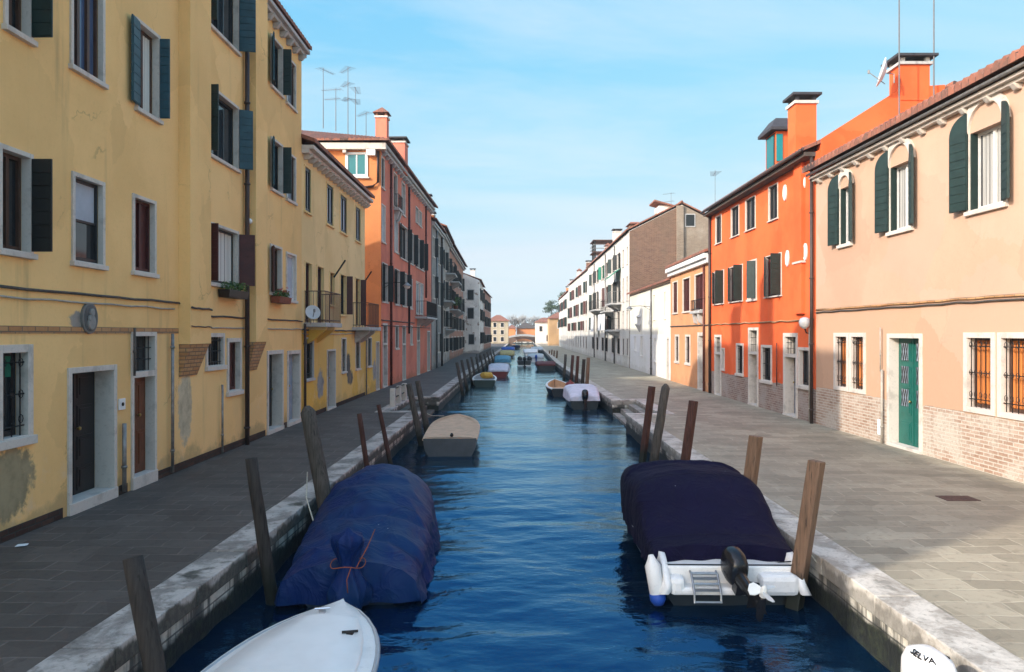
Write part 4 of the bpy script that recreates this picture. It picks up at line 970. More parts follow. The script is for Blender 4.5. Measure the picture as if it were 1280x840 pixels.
for (a, b) in ((600.2, 601.3), (602.6, 603.7)):
    for (z0, z1) in ((7.2, 8.8), (4.4, 6.0), (1.2, 2.8)): H.win(a, b, z0, z1, sw=0.1, sh=(('N', 165, 0.4), ('F', 140, 0.4)), shmat='sh_black')
H.wall(gable=1.4); H.roof(res=2, ov=0.3)
for (x, z, w_, h_) in ((-1.55, 7.1, 0.8, 1.3), (-1.55, 4.6, 0.8, 1.4), (-3.6, 2.0, 0.8, 1.4), (-1.4, 1.2, 0.7, 1.3), (-3.7, 7.1, 0.8, 1.3)):
    m = MB()
    for (a, b, c, d) in ((x-0.1, x, z-0.1, z+h_+0.1), (x+w_, x+w_+0.1, z-0.1, z+h_+0.1), (x, x+w_, z+h_, z+h_+0.1), (x, x+w_, z-0.1, z)): m.box(a, b, -0.06, 0.01, c, d)
    q = m.build('window', 'stone_grey', H.root); MB().box(x, x+w_, -0.03, 0.01, z, z+h_).build('pane', 'sh_black', q)
H.chimney(3, -1.0, 9.8, 11.2, su=0.7, sw_=0.6)
I_ = Building('red_brick_house', 'dark red house beyond the weathered white house', 'house', (-5.3, 115.1), (-5.0, 142.0), 1, 9.4, 8.0, M['rust_render'])
for k in range(7):
    for (z0, z1) in ((6.6, 8.2), (3.8, 5.4), (1.0, 2.4)): I_.win(1.5+3.6*k, 2.6+3.6*k, z0, z1, U=True, sw=0.1, sh=(('N', 165, 0.4), ('F', 140, 0.4)) if (k*7+int(z0)) % 3 else (), shmat='sh_black')
I_.wall(gable=1.4); I_.roof(res=2, ov=0.3); I_.chimney(2, -1.2, 9.5, 10.8, su=0.8, sw_=0.7); I_.chimney(12, -1.2, 9.5, 10.9, su=0.8, sw_=0.7)

# ============================================================ RIGHT BANK
P = Building('peach_house', 'peach house with arched upstairs windows and a whitewashed brick base', 'house', (8.95, 6.0), (8.62, 21.2), -1, 7.15, 7.0, M['peach'])
for (a, b) in ((1050.5, 1064), (1113, 1139.5), (1212.5, 1256)):
    P.win(a, b, 4.97, 6.46, arch=True, sh=(('N', 160, 0.34), ('F', 166, 0.42)), shmat='sh_green', fmat='fr_white', curtain='curtain_grey', cpart=0.9, bars=(1, 0), depth=0.2, sw=0.07, label=None)
for u0 in (1.2, 3.6): P.win(u0, u0+1.05, 4.97, 6.46, U=True, arch=True, sh=(('N', 160, 0.34), ('F', 166, 0.42)), fmat='fr_white', curtain='curtain_grey', cpart=0.9, bars=(1, 0), depth=0.2, sw=0.07)
for (a, b) in ((1045, 1059), (1064.5, 1080), (1209.5, 1240), (1252.5, 1291)):
    P.win(a, b, 1.18, 2.52, grille='scroll', curtain='curtain', fmat='fr_brown', sw=0.10, sill=False, depth=0.2, bars=(0, 0))
P.door(1112.5, 1150, 0.06, 2.50, leaf='door_green', depth=0.22, sw=0.10, panels=(2, 4), glazed=True, label='green double door with barred panes')
P.door(1.6, 2.7, 0.06, 2.4, leaf='door_brown', U=True)
P.wall(); P.roof(slope=0.33, ov=0.40, per=0.22, res=10, amp=0.115, lift=0.06)
P.cornice(6.97, 7.10, 0.22, 'stone', consoles=0.70, cw=0.14, chh=0.10, cproj=0.17)
P.gutter('zinc', 7.14, 0.285, r=0.04)
P.cable(0.05, P.L-0.05, 3.29, 'brick_pale', r=0.03, U=True, w=0.015); P.cable(0.05, P.L-0.05, 3.22, 'cable', r=0.02, U=True)
P.pipe(1106, 0.0, 1.75, 'pipe_pale', r=0.03, name='conduit'); P.pipe(1104, 1.7, 2.75, 'pipe_pale', r=0.015, name='conduit')
P.box('meter_box', 'white_plastic', P.u(1103.5), P.u(1099), -0.01, 0.05, 0.18, 0.55, bevel=0.006)

O = Building('orange_house', 'bright orange house with a brick base, dark eaves and white medallions', 'house', (8.62, 21.22), (8.50, 32.25), -1, 7.85, 8.0, M['orange'])
for (a, b) in ((895, 902), (914.5, 924), (932.5, 944.5), (961.5, 972.5)):
    O.win(a, b, 6.42, 7.55, sw=0.025, pane='glass', fmat='fr_dark', depth=0.10, bars=(1, 0))
for (a, b) in ((893, 905), (912.5, 928.5), (957.5, 977)):
    O.win(a, b, 3.86, 5.22, sw=0.025, sh=(('F', 20, 0.48), ('N', 92, 0.32)), shmat='sh_green', curtain='curtain_red', depth=0.14)
O.win(935.5, 945.5, 3.86, 5.22, sw=0.06, sh=(('N', 60, 0.30),), curtain='curtain_red', shmat='sh_green')
O.door(894.5, 901, 0.05, 1.72, leaf='door_dark', fan=2.45, sw=0.1, panels=(1, 3)); O.win(902.8, 905.6, 1.15, 1.95, sw=0.06)
O.win(921.5, 928.8, 1.08, 2.15, sw=0.08, grille=True); O.door(937, 947, 0.05, 1.85, leaf='door_dark', fan=2.72, sw=0.1, panels=(1, 3))
O.win(953, 964, 1.0, 2.12, sw=0.09, grille=True); O.door(981.5, 995.5, 0.05, 1.86, leaf='door_grey', fan=2.5, sw=0.12, panels=(1, 3), depth=0.3); O.win(1000, 1012, 1.05, 2.10, sw=0.09)
# gable rising over the peach roof: walls and roof with a low ridge
O.wall(gable=1.65); O.roof(slope=0.42, ov=0.36, mat='tiles', per=0.24)
O.box('eave_board', 'soffit', 0.0, O.L, 0.0, 0.33, 7.72, 7.84)
O.gutter('pipe_brown', 7.88, 0.42, r=0.055)
cb = O.box('chimney_breast', 'orange', 0.75, 1.35, -0.05, 0.12, 3.2, 7.83)
O.box('band', 'stone', 0.7, 1.4, 0.0, 0.15, 4.72, 4.78, cb)
for (px, py) in ((982, 241), (1005, 229), (985, 323), (1007.5, 315)):
    u_, z_ = O.u(px), O.z(px, py); n = 20
    m = MB(); m.loft([[O.p(u_+0.12*k*math.cos(2*math.pi*i/n), w, z_+0.26*k*math.sin(2*math.pi*i/n)) for i in range(n)] for (k, w) in ((1, -0.01), (1, 0.04), (0.8, 0.06), (0.7, 0.045))], closed=True, caps=True)
    m.build('medallion', 'sh_white', O.root, smooth=False)
O.chimney(1.0, 0.0, 7.9, 9.45, su=0.62, sw_=0.62); 
# dormer with teal glazing
dm = O.box('dormer', 'orange', 4.4, 5.4, -0.95, -0.45, 7.95, 9.65)
m = MB(); O.fb(m, 4.2, 5.6, -1.1, -0.22, 9.66, 9.76); m.hexa([O.p(4.2, -1.1, 9.76), O.p(5.6, -1.1, 9.76), O.p(5.6, -0.22, 9.76), O.p(4.2, -0.22, 9.76), O.p(4.55, -0.9, 10.15), O.p(5.25, -0.9, 10.15), O.p(5.25, -0.5, 10.15), O.p(4.55, -0.5, 10.15)]); m.build('dormer_roof', 'slate', dm)
w_ = O.box('window', 'fr_dark', 4.5, 5.3, -0.5, -0.43, 8.45, 9.6, dm); O.box('pane', 'glass_teal', 4.56, 5.24, -0.48, -0.42, 8.5, 9.55, w_)
O.box('pane', 'glass_teal', 4.37, 4.42, -0.68, -0.46, 8.6, 9.55, w_)
O.pipe(0.06, 0.0, 7.8, 'pipe_brown', r=0.05, U=True, w=0.1); O.pipe(0.28, 0.0, 3.0, 'pipe_pale', r=0.025, name='conduit', U=True)
O.pipe(O.L-0.08, 0.0, 7.8, 'pipe_brown', r=0.06, U=True)
O.cable(0.1, O.L-0.1, 3.02, 'brick_pale', r=0.03, U=True, sag=0.04); O.pipe(973.5, 0.9, 2.3, 'copper', r=0.018, name='conduit')
# taller rear gable with its own chimney seen above the peach roof
RG = MB(); RG.add([(8.75, 21.26, 7.0), (12.3, 21.26, 7.0), (12.3, 21.26, 9.75), (11.05, 21.26, 9.66), (8.75, 21.26, 8.2), (8.75, 21.6, 7.0), (12.3, 21.6, 7.0), (12.3, 21.6, 9.75), (11.05, 21.6, 9.66), (8.75, 21.6, 8.2)], [(0, 1, 2, 3, 4), (5, 6, 7, 8, 9), (0, 1, 6, 5), (1, 2, 7, 6), (2, 3, 8, 7), (3, 4, 9, 8), (4, 0, 5, 9)])
RG.v = [tuple(Vector(p) - O.P0 - Vector((0, 0.12, 0))) for p in RG.v]; gw = RG.build('gable_wall', 'orange', O.root)
gc = MB().box(11.02-8.62, 11.85-8.62, -0.1, 0.55, 9.3, 10.32).build('chimney', 'orange', gw)
m = MB(); m.box(10.95-8.62, 11.92-8.62, -0.16, 0.62, 10.32, 10.40)
for a in (11.08, 11.79):
    for b in (-0.06, 0.5): m.box(a-8.62-0.06, a-8.62+0.06, b-0.05, b+0.05, 10.40, 10.53)
m.build('chimney_band', 'stone_grey', gc); MB().box(10.85-8.62, 12.02-8.62, -0.26, 0.72, 10.53, 10.60).build('chimney_cap', 'slate', gc)
e = empty('street_lamp', O.P0 + O.p(0.30, 0, 2.75), 'round white wall lamp beside the drainpipe of the orange house', 'street lamp'); o_ = -O.p(0.30, 0, 2.75)
MB().tube([o_+O.p(0.30, 0, 2.6), o_+O.p(0.30, 0.15, 2.62), o_+O.p(0.30, 0.2, 2.75)], 0.02, 6).build('arm', 'iron', e); MB().lathe([(0.05, -0.14), (0.14, -0.06), (0.17, 0.05), (0.13, 0.16), (0.05, 0.2), (0.001, 0.205)], o_+O.p(0.30, 0.2, 2.88), 16).build('globe', 'lamp_glass', e, smooth=True)
e = antenna((10.65, 20.5, 7.6), 8.5, 'tall aerial mast rising beside the satellite dish above the peach roof', 1); antenna((11.9, 21.0, 7.4), 8.8, 'thin aerial mast right of the orange chimney', 0)
satellite_dish(O, -0.35, -1.85, 10.0, 0.40, (-0.92, 0.30, 0.28), 'white satellite dish on the mast by the orange chimney', 'white_plastic')

antenna((9.7, 36.0, 6.2), 4.4, 'thin aerial on the roof of the small apricot house', 0, r=0.012); antenna((13.0, 62.0, 11.5), 3.0, 'thin aerial on the roof behind the brick end wall', 1, r=0.014)
K = Building('apricot_house', 'small apricot house with a white cornice and dark red shutters', 'house', (8.5, 32.3), (8.5, 40.7), -1, 6.15, 6.5, M['apricot'])
for (a, b) in ((841.5, 847), (854, 862.5), (869, 880)): K.win(a, b, 3.72, 5.35, sw=0.06, pane='sh_red', fmat='sh_red', depth=0.10, bars=(1, 2))
for (a, b) in ((844.5, 848.5), (857.5, 862.5)): K.win(a, b, 1.15, 2.45, sw=0.10, pane='curtain_red', grille=True)
K.door(873.5, 879.5, 0.05, 2.5, leaf='door_grey', sw=0.16, panels=(1, 3), depth=0.35)
K.wall(); K.roof(slope=0.28, ov=0.3, res=4); K.cornice(5.72, 6.14, 0.30, 'sh_white'); K.cable(0.1, 8.3, 3.0, r=0.03, U=True)
K.pipe(0.9, 0, 5.7, 'copper', r=0.05, U=True)
m = MB().tube([K.p(K.u(874.5), 0.05, 3.6), K.p(K.u(874.5), 0.3, 3.65)], 0.02, 6); 
balcony(K, K.u(880.5), K.u(868.5), 3.66, 0.25, rail='iron', nbr=2, h=0.5, slab='stone_grey')
L_ = Building('cream_house', 'low cream house with a pale grey lower half beside the brick end wall', 'house', (8.55, 40.8), (8.55, 55.6), -1, 5.5, 7.0, M['cream'])
for (a, b, z0, z1) in ((830.5, 832.5, 3.5, 5.0), (817, 819, 3.5, 5.0), (793, 795, 1.4, 2.4), (801, 803.5, 1.1, 2.4), (817.5, 820, 0.9, 2.3)): L_.win(a, b, z0, z1, sw=0.05, fmat='fr_dark', smat='cream')
L_.door(834, 836.5, 0.05, 2.3, leaf='door_grey', sw=0.1, panels=(1, 3))
L_.wall(gable=0.0); L_.roof(slope=0.33, ov=0.25, res=4); L_.pipe(815, 0, 5.4, 'zinc', r=0.06)
wall_lamp(L_, L_.u(814.5), 4.3, 1.4, 'long armed bracket street lamp on the low cream house')
e = thing_on(L_, 'wall_bracket_shrine', 'small grey carved shrine bracket on the low cream house', 'shrine', L_.u(800), 0, 3.2); m = MB(); m.lathe([(0.05, -0.5), (0.28, -0.1), (0.36, 0.0), (0.36, 0.08), (0.2, 0.1), (0.2, 0.5), (0.3, 0.55), (0.001, 0.8)], (0, 0, 0), 10); m.build('bracket', 'stone_grey', e)

Mw = Building('white_house', 'long white house with a tall bare brick end wall and green shutters', 'house', (8.55, 56.0), (8.5, 88.0), -1, 10.4, 8.0, M['white'])
pxs = [(783.5, 785.3), (778.5, 780.3), (771.5, 775), (764.5, 767.5), (757, 760), (752, 755), (745.5, 748), (740, 742.5)]
for i, (a, b) in enumerate(pxs):
    for j, (z0, z1) in enumerate(((8.0, 9.3), (5.2, 7.0), (3.0, 4.4), (0.9, 2.2))):
        sm = ('sh_green', 'awning_green', 'sh_black', 'sh_green', 'sh_brown', 'awning_green', 'sh_black', 'sh_green')[i]
        Mw.win(a, b, z0, z1, sw=0.06, sh=(() if j == 3 or i < 2 or (i*5+j*3) % 4 == 0 else (('N', 165, 0.4), ('F', 130, 0.35))), shmat=sm, grille=(j == 3), pane='glass' if (i+j) % 3 else 'glass_sky')
Mw.door(782, 785.5, 0.05, 2.4, leaf='door_grey', sw=0.12, panels=(1, 3)) if False else None
Mw.wall(gable=2.0); Mw.roof(slope=0.5, ov=0.25, res=2)
# brick skin on the end wall
bw = MB(); y_ = -0.06
bw.add([(0.02, y_, 0), (3.6, y_, 0), (3.6, y_, 12.18), (0.02, y_, 10.38), (0.02, -0.003, 0), (3.6, -0.003, 0), (3.6, -0.003, 12.18), (0.02, -0.003, 10.38)], [(0, 1, 2, 3), (4, 5, 6, 7), (0, 1, 5, 4), (1, 2, 6, 5), (2, 3, 7, 6), (3, 0, 4, 7)])
be = bw.build('end_wall', 'brick', Mw.root)
t2 = MB(); t2.add([(4.05, -0.09, 0), (7.95, -0.09, 0), (7.95, -0.09, 10.4), (4.05, -0.09, 12.36), (4.05, -0.003, 0), (7.95, -0.003, 0), (7.95, -0.003, 10.4), (4.05, -0.003, 12.36)], [(0, 1, 2, 3), (4, 5, 6, 7), (0, 1, 5, 4), (1, 2, 6, 5), (2, 3, 7, 6), (3, 0, 4, 7)])
te = t2.build('end_wall', 'brick_tan', Mw.root, label='tan brick half of the end wall')
MB().box(3.58, 4.08, -0.28, -0.004, 0, 12.3).build('flue', 'brick_tan', Mw.root)
wq = MB().box(4.22, 5.0, -0.14, -0.08, 10.7, 11.7).build('window', 'stone_grey', te); MB().box(4.29, 4.93, -0.15, -0.085, 10.77, 11.63).build('pane', 'sh_black', wq)
patch = MB(); patch.lathe([(0.001, 0), (0.5, 0.0), (0.5, 0.02), (0.001, 0.02)], (1.9, -0.062, 5.5), 18, (0, -1, 0)); patch.build('render_patch', 'grey_pale', be)
# roof dormer with a pale side and a chimney cowl
m = MB(); m.box(2.5, 3.5, 1.2, 3.0, 11.0, 12.55); dd = m.build('dormer', 'white_old', Mw.root); m = MB(); m.hexa([(2.1, 0.9, 12.85), (3.9, 0.9, 12.35), (3.9, 3.2, 12.35), (2.1, 3.2, 12.85), (2.1, 0.9, 12.97), (3.9, 0.9, 12.47), (3.9, 3.2, 12.47), (2.1, 3.2, 12.97)]); m.build('dormer_roof', 'tiles', dd)
m = MB(); m.box(0.25, 0.95, 1.0, 2.6, 10.5, 11.1); d2 = m.build('dormer', 'brick', Mw.root); MB().hexa([(0.1, 0.8, 11.1), (1.1, 0.8, 11.1), (1.1, 2.8, 11.1), (0.1, 2.8, 11.1), (0.3, 1.2, 11.28), (0.9, 1.2, 11.28), (0.9, 2.4, 11.28), (0.3, 2.4, 11.28)]).build('dormer_roof', 'tiles', d2)
for (u0, u1, z, rl) in ((Mw.u(777), Mw.u(769), 5.1, 'zinc'), (Mw.u(768), Mw.u(762), 4.6, 'iron'), (Mw.u(753), Mw.u(746), 5.0, 'iron'), (Mw.u(775), Mw.u(769), 2.9, 'iron')):
    a_, b_ = sorted((u0, u1)); balcony(Mw, a_, b_, z, 0.9, rail=rl, bar=0.3, nbr=2, slab='stone_grey')
for px in (769, 757.5, 743.5): Mw.pipe(px, 0, 10.2, 'zinc', r=0.07)
u_ = Mw.u(773); m = MB(); m.add([Mw.p(u_-1.6, 0.02, 8.0), Mw.p(u_+1.6, 0.02, 8.0), Mw.p(u_+1.6, 1.0, 7.2), Mw.p(u_-1.6, 1.0, 7.2), Mw.p(u_-1.6, 0.02, 7.96), Mw.p(u_+1.6, 0.02, 7.96), Mw.p(u_+1.6, 1.0, 7.16), Mw.p(u_-1.6, 1.0, 7.16)], [(0, 1, 2, 3), (4, 5, 6, 7), (0, 1, 5, 4), (1, 2, 6, 5), (2, 3, 7, 6), (3, 0, 4, 7)]); m.build('awning', 'awning_green', Mw.root)
for k, (pa, z0, z1) in enumerate(((764, 2.9, 4.6), (759, 2.9, 4.4), (749, 2.8, 4.3))):
    uu = Mw.u(pa); e = thing_on(Mw, 'washing', ['white sheets hung out under the first balcony of the long white house', 'pale washing on the middle line of the long white house', 'washing on the farthest line of the long white house'][k], 'laundry', uu, 0.7, z1, 'washing on the white house'); o_ = Mw.P0 - Vector(e.location)
    m = MB(); ring = [(uu-1.1+2.2*i/16, 0.7+0.05*math.sin(i*1.7)) for i in range(17)]
    m.loft([[o_+Mw.p(a, w, z1) for a, w in ring], [o_+Mw.p(a, w*1.05, z0) for a, w in ring]]); m.build('sheet', 'cloth_white', e, smooth=True)
    MB().tube([o_+Mw.p(uu-1.4, 0.7, z1+0.01), o_+Mw.p(uu+1.4, 0.7, z1+0.01)], 0.012, 5).build('clothes_line', 'cable', e)
# grey shed fronts along the foot of the white house
GS = Building('garden_wall', 'grey weathered garden wall with iron railings in front of the long white house', 'wall', (7.6, 58.0), (7.6, 87.0), -1, 2.9, 0.3, M['grey_pale']) if False else None
N2 = Building('white_house', 'farther white house under a roof terrace', 'house', (8.5, 88.1), (8.3, 118.0), -1, 10.2, 10.0, M['white'])
for k in range(8):
    for (z0, z1) in ((7.6, 9.0), (5.0, 6.6), (3.0, 4.2), (0.8, 2.2)): N2.win(1.2+3.6*k, 2.3+3.6*k, z0, z1, U=True, sw=0.08, sh=(('N', 168, 0.4), ('F', 140, 0.4)) if z0 > 2 and (k*5+int(z0)) % 3 else (), shmat=('sh_black', 'sh_green', 'sh_brown')[(k*2+int(z0)) % 3], grille=z0 < 2)
N2.wall(gable=1.7); N2.roof(slope=0.34, ov=0.25, res=2)
al = empty('roof_terrace', N2.P0+N2.p(1.5, -2.5, 10.8), 'timber roof terrace standing on the farther white house', 'roof terrace')
m = MB()
for a in (-1.6, 1.6):
    for b in (-1.6, 0, 1.6): m.box(a-0.07, a+0.07, b-0.07, b+0.07, 0, 2.9)
m.build('posts', 'wood_dark', al); MB().box(-1.9, 1.9, -1.9, 1.9, 1.5, 1.62).build('deck', 'fr_brown', al); MB().box(-1.9, 1.9, -1.9, 1.9, 2.9, 3.0).build('canopy', 'fr_brown', al)
m = MB()
for zz in (2.0, 2.4):
    for a in (-1.85, 1.85): m.box(a-0.03, a+0.03, -1.85, 1.85, zz-0.03, zz+0.03); m.box(-1.85, 1.85, a-0.03, a+0.03, zz-0.027, zz+0.027)
m.build('railing', 'zinc', al)
N3 = Building('white_house', 'farthest white house of the right bank before the bridge', 'house', (8.3, 118.1), (8.6, 150.0), -1, 9.4, 10.0, M['white'])
for k in range(8):
    for (z0, z1) in ((6.8, 8.4), (3.8, 5.4), (0.9, 2.2)): N3.win(1.2+3.8*k, 2.3+3.8*k, z0, z1, U=True, sw=0.08, sh=(('N', 168, 0.4), ('F', 140, 0.4)) if z0 > 2 and (k*5+int(z0)) % 3 else (), shmat=('sh_black', 'sh_green', 'sh_brown')[k % 3])
N3.wall(gable=1.7); N3.roof(slope=0.34, ov=0.25, res=2)

Mw.chimney(14.0, -1.0, 10.6, 12.2, su=0.8, sw_=0.7); Mw.chimney(25.0, -1.5, 10.6, 12.0, su=0.7, sw_=0.6, cap='hip', mat='brick'); N2.chimney(10.0, -1.2, 10.3, 12.0, su=0.9, sw_=0.7, mat='brick'); N2.chimney(20.0, -0.8, 10.3, 11.6, su=0.7, sw_=0.6, cap='hip'); N3.chimney(6.0, -1.0, 9.6, 11.4, su=0.8, sw_=0.7); N3.chimney(18.0, -1.0, 9.6, 11.0, su=0.8, sw_=0.7, mat='pink_end')
# ============================================================ THE FAR END: bridge, houses, trees
def far_house(name, label, x0, x1, y, h, D, wall, rh, wins=(), mat='tiles', flat=False):
    e = empty(name, ((x0+x1)/2, y, 0), label, 'house'); w = (x1-x0)/2
    MB().box(-w, w, 0, D, -0.05, h).build('wall', wall, e)
    o = 0.4; m = MB(); r = min(w, D/2)
    m.add([(-w-o, -o, h+0.005), (w+o, -o, h+0.005), (w+o, D+o, h+0.005), (-w-o, D+o, h+0.005), (-w+r*0.8, D/2, h+rh), (w-r*0.8, D/2, h+rh), (-w-o, -o, h-0.12), (w+o, -o, h-0.12)], [(0, 1, 5, 4), (1, 2, 5), (2, 3, 4, 5), (3, 0, 4), (0, 1, 7, 6)])
    m.build('roof', mat, e)
    for (x, z, ww, hh) in wins:
        q = MB()
        for (a, b, c, d) in ((x-0.12, x, z-0.12, z+hh+0.12), (x+ww, x+ww+0.12, z-0.12, z+hh+0.12), (x, x+ww, z+hh, z+hh+0.12), (x, x+ww, z-0.12, z)): q.box(a, b, -0.08, 0.01, c, d)
        q = q.build('window', 'stone', e); MB().box(x, x+ww, -0.04, 0.01, z, z+hh).build('pane', 'glass', q)
    return e
far_house('buff_house', 'buff square house with an orange roof left of the far bridge', -7.5, -2.2, 190, 5.9, 8, M['stone_house'], 1.6, wins=[(x, z, 0.8, 1.1) for x in (-1.2, 0.7) for z in (0.6, 2.4, 4.3)])
far_house('orange_house', 'small orange house between the buff house and the wide orange house beyond the bridge', -2.8, -0.4, 236, 4.4, 6, M['orange_far'], 1.0)
far_house('orange_house', 'wide orange house with a low grey gable behind the far bridge', 0.0, 6.0, 240, 4.4, 10, M['orange_far'], 1.8, mat=M['soffit'])
far_house('white_house', 'white house right of the far bridge with one upstairs window', 4.9, 9.4, 190, 5.6, 7, M['white'], 1.2, wins=[(-1.3, 3.2, 0.7, 1.3), (0.5, 0.6, 0.9, 1.6)])
far_house('tan_house', 'tan house with an orange roof tucked behind the farthest white house', 7.0, 12.0, 160, 6.0, 7, M['tan'], 1.4, wins=[(-0.6, 3.8, 0.7, 1.2)])
far_house('red_house', 'tall salmon house behind the tan house on the right bank', 10.2, 14.5, 172, 8.3, 8, M['pink_end'], 1.5)
# quay wall across the canal's end and the bridge
props(MB().box(-6, 9, 231.5, 232.5, -2, 0.0).build('quay_wall', 'quay'), kind='structure')
br = empty('bridge', (1.9, 205, WZ), 'low arched brick footbridge across the far end of the canal', 'bridge')
m = MB(); n = 20; xa, xb = -8.0, 8.0
ins = []; outs = []
for i in range(n+1):
    a = math.pi*i/n; ins.append((-3.3*math.cos(a), 2.1*math.sin(a)))
def deck(x): return 0.75 + 1.75*max(0, 1-(x/7.2)**2)
rings = []
for (yy) in (-1.6, 1.6):
    pass
vs = []; fs = []
for yy in (-1.6, 1.6):
    vs += [(x, yy, z-0.3) for x, z in ins] + [(x, yy, deck(x)) for x, z in ins]
N = n+1
for i in range(n):
    fs += [(i, i+1, N+i+1, N+i), (2*N+i, 2*N+i+1, 3*N+i+1, 3*N+i), (i, i+1, 2*N+i+1, 2*N+i), (N+i, N+i+1, 3*N+i+1, 3*N+i)]
m.add(vs, fs)
for sg in (-1, 1):
    xs_ = sorted((sg*3.3, sg*7.2)); k = 8
    for i in range(k):
        x0, x1 = xs_[0]+(xs_[1]-xs_[0])*i/k, xs_[0]+(xs_[1]-xs_[0])*(i+1)/k
        m.hexa([(x0, -1.6, -1), (x1, -1.6, -1), (x1, 1.6, -1), (x0, 1.6, -1), (x0, -1.6, deck(x0)), (x1, -1.6, deck(x1)), (x1, 1.6, deck(x1)), (x0, 1.6, deck(x0))])
m.build('arch', 'brick', br)
m = MB()
for yy in (-1.55, 1.55):
    for i in range(24):
        x0, x1 = -7.0+14*i/24, -7.0+14*(i+1)/24
        m.hexa([(x0, yy-0.12, deck(x0)), (x1, yy-0.12, deck(x1)), (x1, yy+0.12, deck(x1)), (x0, yy+0.12, deck(x0)), (x0, yy-0.12, deck(x0)+0.55), (x1, yy-0.12, deck(x1)+0.55), (x1, yy+0.12, deck(x1)+0.55), (x0, yy+0.12, deck(x0)+0.55)])
m.build('parapet', 'stone_grey', br)

def branch(m, p, d, L, r, lv, rg, tw):
    q = p + d*L; m.tube([p, (p+q)/2+Vector((rg.gauss(0, 0.04), rg.gauss(0, 0.04), 0))*L, q], [r, r*0.85, r*0.65], 5, caps=False)
    if lv == 0:
        for _ in range(5):
            e_ = (d + Vector((rg.gauss(0, .5), rg.gauss(0, .5), rg.gauss(0.2, .4)))).normalized(); tw.tube([q, q+e_*L*0.8], [r*0.5, r*0.25], 3, caps=False)
        return
    for _ in range(3 if lv > 1 else 4):
        e_ = (d + Vector((rg.gauss(0, .42), rg.gauss(0, .42), rg.gauss(0.1, .25)))).normalized(); branch(m, q, e_, L*rg.uniform(0.62, 0.85), r*0.62, lv-1, rg, tw)
def bare_tree(loc, h, label, seed):
    e = empty('bare_tree', loc, label, 'tree', 'bare winter trees behind the bridge'); rg = random.Random(seed); m = MB(); tw = MB()
    m.tube([(0, 0, 0), (0.05, 0, h*0.28)], [h*0.035, h*0.026], 7)
    for k in range(5):
        branch(m, Vector((0.05, 0, h*0.27)), Vector((rg.gauss(0, .35), rg.gauss(0, .35), 1)).normalized(), h*0.22, h*0.017, 3, rg, tw)
    m.build('trunk', 'bark', e); tw.build('crown', 'twig', e)
bare_tree((-0.8, 262, 0), 9.8, 'bare winter tree rising left of the wide orange gable', 3); bare_tree((1.6, 275, 0), 10.5, 'widest bare winter tree directly behind the orange gable', 8); bare_tree((6.4, 270, 0), 10.0, 'bare winter tree between the orange gable and the white house', 13)
def pine(loc, h, label, seed):
    e = empty('evergreen_tree', loc, label, 'tree'); rg = random.Random(seed); m = MB().tube([(0, 0, 0), (0.2, 0, h*0.5), (0.1, 0, h*0.92)], [h*0.03, h*0.02, h*0.006], 7); f = MB()
    for k in range(34):
        t = rg.uniform(0.30, 1.0); a = rg.uniform(0, 6.28); rr = h*0.42*(1.08-t)**0.8*rg.uniform(0.35, 1.0)
        c = Vector((rr*math.cos(a), rr*math.sin(a), h*t)); m.tube([(0.15, 0, h*t*0.94), c], [h*0.007, h*0.003], 4); leaf_cloud(f, c, (h*0.12, h*0.12, h*0.05), 110, h*0.018, rg)
    m.build('trunk', 'bark', e); f.build('crown', 'leaf_dark', e)
pine((9.6, 205, 0), 11.5, 'dark evergreen tree showing above the roofs at the right bank end', 4); pine((13.0, 200, 0), 13.5, 'taller evergreen tree behind the salmon house', 9)

# ============================================================ BOATS
M['gel_white'] = stone_mat('white_gelcoat', (0.74, 0.71, 0.67), (0.42, 0.40, 0.36), 0.30, 3.0, (0.5, 0.75)); M['gel_white'].node_tree.nodes['Principled BSDF'].inputs['Roughness'].default_value = 0.35; M['gel_white'].node_tree.nodes['Bump'].inputs['Strength'].default_value = 0.03
M['gel_grey'] = simple('grey_gelcoat', (0.40, 0.41, 0.42), 0.4, 0.2, 4, bump=0.02)
M['gel_beige'] = simple('beige_boat_inside', (0.66, 0.43, 0.26), 0.6, 0.25, 4, bump=0.05)
M['gel_hull'] = simple('dark_grey_hull', (0.07, 0.072, 0.075), 0.45, 0.3, 4, bump=0.02)
M['gel_dark'] = simple('dark_hull_paint', (0.018, 0.022, 0.025), 0.35, 0.3, 4, bump=0.02)
M['gel_green'] = simple('green_black_hull', (0.015, 0.035, 0.030), 0.4, 0.3, 4, bump=0.02)
M['gel_red'] = simple('red_hull_paint', (0.20, 0.024, 0.02), 0.4, 0.3, 4, bump=0.02)
M['gel_maroon'] = simple('maroon_cover', (0.12, 0.02, 0.02), 0.7, 0.3, 4)
M['gel_blue'] = simple('pale_blue_cover', (0.10, 0.30, 0.42), 0.7, 0.3, 4)
M['gel_yellow'] = simple('straw_cover', (0.42, 0.36, 0.16), 0.8, 0.3, 4)
M['black_plastic'] = simple('black_motor_cowl', (0.012, 0.012, 0.014), 0.25, 0.3, 6, bump=0.02)
M['rope'] = simple('pale_rope', (0.55, 0.50, 0.40), 0.9, 0.3, 40)
M['rope_orange'] = simple('orange_cord', (0.34, 0.085, 0.03), 0.8, 0.3, 40)
M['chrome'] = simple('stainless_steel', (0.55, 0.56, 0.58), 0.22, 0.1, 10, metal=1.0, bump=0)
M['steel_dull'] = simple('dull_steel_ladder', (0.32, 0.33, 0.34), 0.4, 0.2, 10, metal=0.8)
M['prop_white'] = simple('white_propeller_paint', (0.72, 0.71, 0.66), 0.4, 0.1, 8, bump=0)
M['tarp_white'] = simple('white_tarp', (0.62, 0.60, 0.66), 0.75, 0.2, 5)
